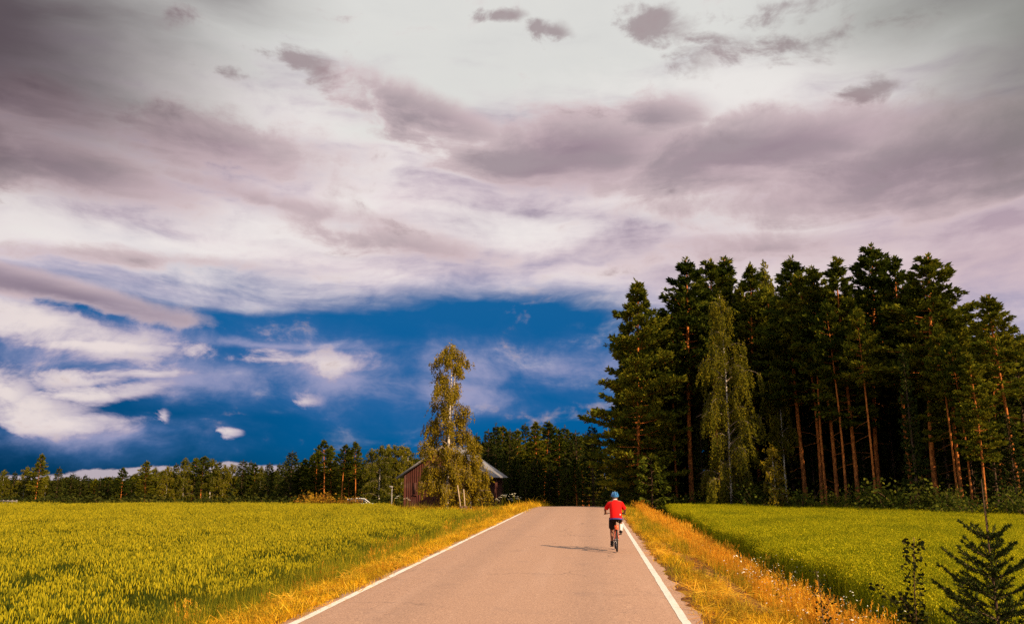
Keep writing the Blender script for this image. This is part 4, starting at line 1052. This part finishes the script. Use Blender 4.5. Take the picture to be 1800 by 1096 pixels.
# ================================================================ young plants in the near ditch
def young_spruce():
    g = np.random.default_rng(9); tr, br, fo = MB(), MB(), MB()
    Hh = 2.42; z = np.linspace(0, 1, 9)
    path = np.stack([.02 * np.sin(z * 5), .015 * np.sin(z * 4), z * Hh - .15 * (z == 0)], -1)
    tr.tube(path, .028 * (1 - z) ** 1.3 + .0035, 7, z)
    needles_c, needles_d = [], []
    def shoot(p0, p1, sag=.0):
        p0, p1 = np.array(p0), np.array(p1); L = np.linalg.norm(p1 - p0)
        f = np.linspace(0, 1, 4)[:, None]; pth = p0 + (p1 - p0) * f; pth[:, 2] += sag * L * (f[:, 0] ** 2)
        br.tube(pth, np.linspace(.004 + .006 * L, .0025, 4), 3, .4, False)
        m = int(L * 420) + 8; u = g.uniform(.04, 1, m); c = np.stack([np.interp(u, f[:, 0], pth[:, k]) for k in range(3)], -1)
        d = unit(p1 - p0); needles_c.append(c); needles_d.append(d * .75 + g.normal(0, .55, (m, 3)) + [0, 0, .12])
        return pth
    zz = [.16, .36, .55, .75, .95, 1.14, 1.32, 1.50, 1.68, 1.86]
    for w, h in enumerate(zz):
        for half in (0, 1):
            hh = h + half * .09; n = 6 if half == 0 else 4
            if half and h > 1.8: continue
            for j in range(n):
                az = g.uniform(0, 6.28) if half else w * 1.1 + j * 6.28 / n + g.normal(0, .2)
                L = (.86 * (1 - h / 2.05) ** .72 + .13) * g.uniform(.7, 1.2) * (1 if not half else .5)
                d = np.array([math.cos(az), math.sin(az), .12 + .30 * (h / 1.86)]); o = np.array([0, 0, hh])
                p = shoot(o, o + d * L, .16)
                for q in np.linspace(.3, .92, max(2, int(L * 11))):
                    for s in (-1, 1):
                        if g.random() < .2: continue
                        sd = np.array([-d[1], d[0], 0]) * s; base = np.array([np.interp(q, np.linspace(0, 1, 4), p[:, k]) for k in range(3)])
                        shoot(base, base + unit(d * .9 + sd * g.uniform(.6, 1.0) + [0, 0, g.uniform(-.15, .12)]) * L * (1.05 - q) * g.uniform(.35, .65), .05)
    shoot((0, 0, 1.86), (0.005, 0, 2.42))
    c = np.vstack(needles_c); d = np.vstack(needles_d)
    leaves(fo, c, d, .034, .0095, g, .45, .2)
    return [('trunk', tr.data('trunk', M['dark_bark'], True)), ('branches', br.data('branches', M['dark_bark'])), ('needles', fo.data('needles', M['young_needles']))]
stand('young_spruce', young_spruce(), 1728, 836, 9.6, 'small dark young spruce standing in the foreground at the right', 'spruce tree', None, .78, .4)

def sapling(seed, Hh, n, leaf=.055, side=4):
    g = np.random.default_rng(seed); br, fo = MB(), MB()
    def spray(path, m):
        f = np.linspace(0, 1, len(path)); u = g.uniform(.15, 1, m)
        c0 = np.stack([np.interp(u, f, path[:, k]) for k in range(3)], -1)
        for p in c0:
            a = g.uniform(0, 6.28); d = np.array([math.cos(a), math.sin(a), g.uniform(-.4, .4)]); e = p + d * g.uniform(.04, .10)
            br.polys([p, p + [.002, .002, .002], e], 3, .4)
            nrm = unit(g.normal(0, 1, 3) + [0, 0, .8]); ax = unit(d - nrm * (d @ nrm)); sd_ = np.cross(nrm, ax); r = leaf * g.uniform(.65, 1.2) / 2
            q = np.arange(7) * 2 * math.pi / 7; ring = e + ax * r * .9 + (np.cos(q)[:, None] * ax * 1.1 + np.sin(q)[:, None] * sd_) * r
            fo.mesh(ring, [tuple(range(7))], np.clip(g.normal(.45, .22), 0, 1))
    z = np.linspace(0, 1, 7); path = np.stack([.06 * np.sin(z * 3), .04 * z, z * Hh - .1 * (z == 0)], -1)
    br.tube(path, np.linspace(.011, .003, 7), 5, .3); spray(path[1:], n)
    for k in range(side):
        h = g.uniform(.15, .6); a = g.uniform(0, 6.28); o = path[int(h * 6)]; L = g.uniform(.2, .42)
        p = o + np.outer(np.linspace(0, 1, 4), [math.cos(a) * L, math.sin(a) * L, L * 1.2]); br.tube(p, np.linspace(.006, .002, 4), 4, .3); spray(p, n // 6)
    return [('stems', br.data('stems', M['twig'])), ('leaves', fo.data('leaves', M['sapling_leaves']))]
stand('aspen_sapling', sapling(5, 1.75, 340, .036, 8), 1596, 938, 10.2, 'upright aspen sapling with round dark leaves left of the young spruce', 'sapling', 'saplings in the ditch', 1.0)
stand('aspen_sapling', sapling(6, 1.2, 240, .034, 10), 1560, 1003, 9.6, 'low bushy sapling at the foot of the upright one', 'sapling', 'saplings in the ditch', 1.1)
stand('aspen_sapling', sapling(8, 1.3, 110, .036, 5), 1428, 948, 11.0, 'thin sparse sapling rising over the daisies at the oat edge', 'sapling', 'saplings in the ditch', 1.0)

# bark scrap on the road edge
x, y = 1.68, 10.9
b = MB(); g2 = np.random.default_rng(3)
rings = []
for k, f in enumerate(np.linspace(0, 1, 7)):
    w = .075 * math.sin(.35 + f * 2.5); rings.append([((f - .5) * .34, w * math.cos(t) + g2.normal(0, .005), .02 + .035 * math.sin(t) * (1 if math.sin(t) > 0 else .3) + g2.normal(0, .004)) for t in np.arange(8) * 2 * math.pi / 8])
b.loft(rings)
o = tag(b.build('bark_scrap', M['dark_bark']), 'brown scrap of bark lying at the asphalt edge in the foreground', 'bark'); o.location = (x, y, float(H(x, y)) + .02); o.rotation_euler = (0, 0, -.4)

# ================================================================ bicycle
BX, BY = 0.585, 22.15
BZ = float(H(-1.36, BY)) + 0.035 + 0.022
M['orange_paint'] = plain_mat('orange_red_paint', (0.72, 0.10, 0.02), .35, .5, 0, .06, 12)
M['chrome'] = plain_mat('bright_metal', (0.62, 0.60, 0.57), .25, .5, .9, .05, 20)
M['black'] = plain_mat('black_plastic', (0.02, 0.02, 0.022), .6, .3, 0, .2, 25)
def scaled(o, k):
    o.scale = (k, k, k); return o
def build_bike():
    root = tag(scaled(empty('bicycle', (BX, BY, BZ), R(1)), .95), 'orange red bicycle ridden away along the right edge line', 'bicycle')
    th = np.linspace(0, 2 * np.pi, 28, endpoint=False)
    for yc in (0.0, 1.03):
        def ring(r, rr, seg=8, wob=0):
            b = MB(); R_ = []
            for p in np.linspace(0, 2 * np.pi, 33):
                R_.append([(rr * math.sin(q), yc + (r + rr * math.cos(q)) * math.cos(p), .335 + (r + rr * math.cos(q)) * math.sin(p)) for q in np.arange(seg) * 2 * math.pi / seg])
            b.loft(R_, cap=False); return b
        w = ring(.312, .023).build('wheel', M['rubber'], root, True)
        ring(.287, .011, 6).build('rim', M['chrome'], w, True)
        b = MB(); b.tube([(-.055, yc, .335), (.055, yc, .335)], .024, 8); b.build('hub', M['metal'], w)
        b = MB()
        for k in range(18):
            p = k * 2 * math.pi / 18; s = .03 if k % 2 else -.03
            b.tube([(s, yc + .02 * math.cos(p), .335 + .02 * math.sin(p)), (0, yc + .28 * math.cos(p + .2), .335 + .28 * math.sin(p + .2))], .0016, 3, .5, False)
        b.build('spokes', M['chrome'], w)['kind'] = 'stuff'
    b = MB(); BBk, ST, HT, HB = (0, .43, .29), (0, .27, .74), (0, .86, .86), (0, .90, .70)
    for p, q, r in ((BBk, ST, .016), (BBk, HB, .019), (ST, HT, .016), (HT, HB, .02)): b.tube([p, q], r, 8)
    for s in (-1, 1): b.tube([(s * .06, 0, .335), (s * .02, .40, .29)], .010, 6); b.tube([(s * .06, 0, .335), (s * .015, .28, .70)], .009, 6)
    b.build('frame', M['orange_paint'], root, True)
    b = MB()
    for s in (-1, 1): b.tube([(s * .055, 1.03, .335), (s * .055, .93, .66), (s * .02, .91, .70)], .012, 6)
    b.tube([(0, .91, .69), (0, .85, .98)], .014, 6); b.build('fork', M['orange_paint'], root, True)
    b = MB(); b.tube([(-.30, .77, 1.0), (-.16, .84, 1.02), (0, .87, .99), (.16, .84, 1.02), (.30, .77, 1.0)], .012, 6); hb = b.build('handlebar', M['black'], root, True)
    for s in (-1, 1): b = MB(); b.tube([(s * .20, .822, 1.013), (s * .31, .765, .998)], .017, 7); b.build('grip', M['black'], hb)
    b = MB(); b.tube([(0, .27, .72), (0, .235, .84)], .013, 6); b.build('seat_post', M['chrome'], root)
    b = MB(); b.loft([[(w * math.cos(t), yy, .868 + .028 * math.sin(t)) for t in np.arange(8) * math.pi / 4] for yy, w in ((.09, .05), (.12, .085), (.2, .075), (.3, .035), (.37, .02))]); b.build('saddle', M['black'], root, True)
    # rear mudguard: orange red shell hugging the tyre
    b = MB(); rings = []
    for p in np.linspace(R(60), R(128), 10):
        rings.append([(x, r * math.cos(p), .335 + r * math.sin(p)) for x, r in ((-.045, .345), (-.035, .368), (0, .376), (.035, .368), (.045, .345), (.035, .362), (0, .370), (-.035, .362))])
    b.loft(rings); mg = b.build('mudguard', M['orange_paint'], root, True)
    b = MB(); b.loft([[(x * s, -.13 - d, .66 + z) for x, z in ((-.05, -.06), (.05, -.06), (.06, .07), (-.06, .07))] for d, s in ((0, 1), (.03, .9))]); b.build('reflector', M['orange_paint'], mg)
    b = MB(); b.tube([(-.07, .43, .29), (.07, .43, .29)], .018, 8); b.tube([(.07, .43, .29), (.075, .43, .455)], .010, 6); b.tube([(-.07, .43, .29), (-.075, .43, .125)], .010, 6)
    b.loft([[(.05 + dx, .43 + .085 * math.cos(t), .29 + .085 * math.sin(t)) for t in np.arange(16) * math.pi / 8] for dx in (0, .006)]); cr = b.build('crank', M['metal'], root)
    for s, z in ((1, .455), (-1, .125)): b = MB(); b.box((s * .12 - .045, .385, z - .012), (s * .12 + .045, .475, z + .012)); b.build('pedal', M['black'], cr)
build_bike()

# ================================================================ rider
M['skin'] = plain_mat('skin', (0.22, 0.085, 0.045), .55, .35, 0, .08, 20)
def cloth(name, col):
    m, N = material(name); co = objco(N)
    n = N.noise(co, 16, 4); f = N.noise(N.mapping(co, sc=(1, 1, .35)), 9, 3)
    c = N.mix(N.lin(n, .3, .7), tuple(x * .88 for x in col) + (1,), col + (1,))
    finish(N, principled(N, c, .85, .1, bump=f, bstr=.5, bdist=.02)); return m
M['red_cloth'], M['dark_cloth'], M['white_cloth'], M['blue_cloth'] = cloth('red_jersey', (0.78, 0.012, 0.010)), cloth('dark_shorts', (0.016, 0.013, 0.014)), cloth('white_cotton', (0.80, 0.76, 0.70)), cloth('blue_waistband', (0.10, 0.09, 0.33))
M['helmet'] = plain_mat('blue_helmet', (0.012, 0.14, 0.38), .3, .5, 0, .05, 10)
M['helmet_pale'] = plain_mat('pale_helmet', (0.08, 0.26, 0.48), .35, .5, 0, .05, 10)
M['hair'] = plain_mat('dark_hair', (0.025, 0.016, 0.010), .6, .3, 0, .3, 60)
def build_rider():
    root = tag(scaled(empty('person', (BX, BY, BZ), R(1)), .95), 'cyclist in red jersey and blue helmet riding away', 'person')
    J = {}; V, E, Rd = [], [], []
    def v(name, p, r, parent=None):
        J[name] = len(V); V.append(p); Rd.append(r if isinstance(r, tuple) else (r, r))
        if parent: E.append((J[parent], J[name]))
    v('pelvis', (0, .16, .93), (.15, .12)); v('waist', (0, .21, 1.06), (.14, .10), 'pelvis'); v('chest', (0, .30, 1.22), (.16, .11), 'waist'); v('upper', (0, .365, 1.325), (.12, .085), 'chest')
    v('neck', (0, .415, 1.395), .052, 'upper'); v('jaw', (0, .455, 1.445), .066, 'neck'); v('skull', (0, .455, 1.515), (.078, .092), 'jaw'); v('crown', (0, .45, 1.575), .05, 'skull')
    v('nose', (0, .565, 1.485), .014, 'jaw')
    for s, n in ((-1, 'l'), (1, 'r')):
        v('ear' + n, (s * .085, .45, 1.49), .014, 'jaw')
        v('sh' + n, (s * .165, .36, 1.335), .056, 'upper'); v('el' + n, (s * .285, .50, 1.145), .041, 'sh' + n); v('wr' + n, (s * .275, .715, 1.035), .027, 'el' + n); v('pa' + n, (s * .262, .775, 1.022), (.034, .022), 'wr' + n)
        for k in range(4):
            dx = (k - 1.5) * .021
            a = (s * .262 + dx * .9, .822 + dx * -s * .3, 1.036); v(f'f{n}{k}a', a, .0095, 'pa' + n)
            v(f'f{n}{k}b', (a[0], a[1] + .026 - .004 * abs(k - 1.3), a[2] - .022), .0088, f'f{n}{k}a'); v(f'f{n}{k}c', (a[0], a[1] + .008, a[2] - .046 + .003 * abs(k - 1.3)), .008, f'f{n}{k}b')
        v(f't{n}a', (s * .222, .790, 1.008), .0105, 'pa' + n); v(f't{n}b', (s * .215, .822, .992), .009, f't{n}a')
    for n, hp, kn, an, heel, toe in (('l', (-.095, .16, .89), (-.115, .47, .575), (-.118, .375, .215), (-.118, .345, .165), (-.122, .50, .165)), ('r', (.095, .17, .89), (.15, .575, .865), (.14, .385, .555), (.14, .355, .50), (.145, .505, .495))):
        v('hip' + n, hp, .088, 'pelvis'); mid = tuple((np.array(hp) + kn) / 2); v('th' + n, mid, .078, 'hip' + n); v('kn' + n, kn, .055, 'th' + n)
        c = np.array(kn) * .65 + np.array(an) * .35; v('ca' + n, (c[0], c[1] - .015, c[2]), .052, 'kn' + n); v('an' + n, an, .034, 'ca' + n); v('he' + n, heel, .034, 'an' + n); v('to' + n, toe, .03, 'he' + n)
    me = bpy.data.meshes.new('body'); me.from_pydata(V, E, []); me.materials.append(M['skin'])
    body = link('body', me, root)
    sk = body.modifiers.new('skin', 'SKIN'); sk.use_smooth_shade = True
    for i, d in enumerate(me.skin_vertices[0].data): d.radius = Rd[i]; d.use_root = (i == 0)
    sb = body.modifiers.new('sub', 'SUBSURF'); sb.levels = sb.render_levels = 1
    def ell(c, rx, ry, n=16, tilt=0.0):
        return [(c[0] + rx * math.cos(t), c[1] + ry * math.sin(t), c[2] + tilt * math.sin(t) * ry) for t in np.arange(n) * 2 * math.pi / n]
    # jersey: torso shell with two sleeves
    b = MB(); b.loft([ell((0, .135, .895), .172, .145, tilt=-.25), ell((0, .15, .95), .168, .142, tilt=-.25), ell((0, .195, 1.05), .165, .136, tilt=-.4), ell((0, .26, 1.17), .176, .132, tilt=-.5), ell((0, .315, 1.26), .182, .120, tilt=-.6), ell((0, .350, 1.325), .150, .095, tilt=-.6), ell((0, .38, 1.368), .095, .072, tilt=-.5), ell((0, .40, 1.392), .070, .064, tilt=-.4)], cap=False)
    for s in (-1, 1): b.tube([(s * .10, .345, 1.318), (s * .165, .365, 1.295), (s * .215, .42, 1.225), (s * .256, .468, 1.165)], [.070, .074, .066, .066], 10, .5, False)
    js = b.build('jersey', M['red_cloth'], root, True)
    b = MB(); b.loft([ell((0, .398, 1.388), .075, .069, tilt=-.4), ell((0, .41, 1.415), .066, .062, tilt=-.4)], cap=False); b.build('collar', M['white_cloth'], js, True)
    b = MB(); b.loft([[(.10, .020, .985), (.125, .025, .985), (.13, .045, 1.035), (.107, .035, 1.035)], [(.10, .05, .985), (.125, .05, .985), (.13, .07, 1.035), (.107, .07, 1.035)]]); b.build('white_patch', M['white_cloth'], js)
    # shorts
    b = MB(); b.loft([ell((0, .145, .945), .168, .135, tilt=-.2), ell((0, .15, .88), .178, .140), ell((0, .17, .82), .165, .120)])
    for hp, kn in (((-.092, .165, .88), (-.115, .47, .575)), ((.092, .175, .885), (.15, .575, .865))):
        hp, kn = np.array(hp), np.array(kn); b.tube([hp, hp + (kn - hp) * .35, hp + (kn - hp) * .78], [.108, .104, .092], 10, .5, False)
    sh = b.build('shorts', M['dark_cloth'], root, True)
    b = MB(); b.loft([ell((0, .137, .862), .186, .152, tilt=-.2), ell((0, .137, .892), .187, .153, tilt=-.2)], cap=False); b.build('waistband', M['blue_cloth'], sh, True)
    for x0, kn, an, toe, mat in ((-1, (-.115, .47, .575), (-.118, .375, .215), (-.122, .50, .165), 'dark_cloth'), (1, (.15, .575, .865), (.14, .385, .555), (.145, .505, .495), 'white_cloth')):
        kn, an = np.array(kn), np.array(an); p = an + (kn - an) * (.5 if x0 > 0 else .15)
        b = MB(); b.tube([an - (kn - an) * .06, an + (kn - an) * .1, p], [.043, .046, .058 if x0 > 0 else .046], 9, .5, False); b.build('sock', M[mat], root, True)
        b = MB(); rings = []
        for yy, w, lo, hi in ((-.065, .030, .0, .055), (-.04, .045, -.012, .085), (.02, .047, -.012, .088), (.08, .052, -.012, .055), (.135, .046, -.012, .035), (.165, .02, -.004, .02)):
            rings.append([(an[0] + w * math.cos(t), an[1] + yy, an[2] - .065 + (lo + hi) / 2 + (hi - lo) / 2 * math.sin(t)) for t in np.arange(10) * 2 * math.pi / 10])
        b.loft(rings); b.build('shoe', M['dark_cloth'], root, True)
    # hair under the helmet, helmet shell with vents
    b = MB(); rings = []
    for k in np.linspace(0, 1, 7): a = k * math.pi * .62; rings.append(ell((0, .452, 1.505 + .082 * math.cos(a) ), .088 * math.sin(a) + .004, .100 * math.sin(a) + .004, 14))
    b.loft(rings, cap=False); b.build('hair', M['hair'], root, True)
    b = MB(); rings = []
    for k in np.linspace(0.03, 1, 9):
        a = k * math.pi * .55; rings.append([(x, y, z + (y - .45) * .12) for x, y, z in ell((0, .45 + .012 * k, 1.525 + .108 * math.cos(a)), .112 * math.sin(a), .145 * math.sin(a), 20)])
    b.loft(rings, cap=True); hm = b.build('helmet', M['helmet'], root, True)
    for s in (-.055, 0, .055):
        b = MB(); pts = []
        for a in np.linspace(R(200), R(285), 8): pts.append((s * 1.1, .455 + .147 * math.cos(a - R(0)) * (1 if True else 0), 1.525 - .108 * math.sin(a) * .98 + .115 * 0))
        pts = [(p[0], .455 - abs(.152 * math.sin(q)), 1.527 + .112 * math.cos(q) * math.cos(s * 9) + .004) for p, q in zip(pts, np.linspace(.15, 1.35, 8))]
        b.tube(pts, .009, 5); b.build('vent_rib', M['helmet_pale'], hm, True)
    b = MB(); b.loft([[(x, y, z + (y - .45) * .12) for x, y, z in ell((0, .462, zz), r, r * 1.29, 20)] for zz, r in ((1.502, .113), (1.520, .1145))], cap=False); b.build('rim_band', M['helmet_pale'], hm, True)
build_rider()

# ================================================================ sampling
scene.cycles.use_adaptive_sampling = True
scene.cycles.adaptive_threshold = 0.01
scene.cycles.adaptive_min_samples = 8
scene.cycles.use_denoising = False
scene.cycles.pixel_filter_width = 1.25
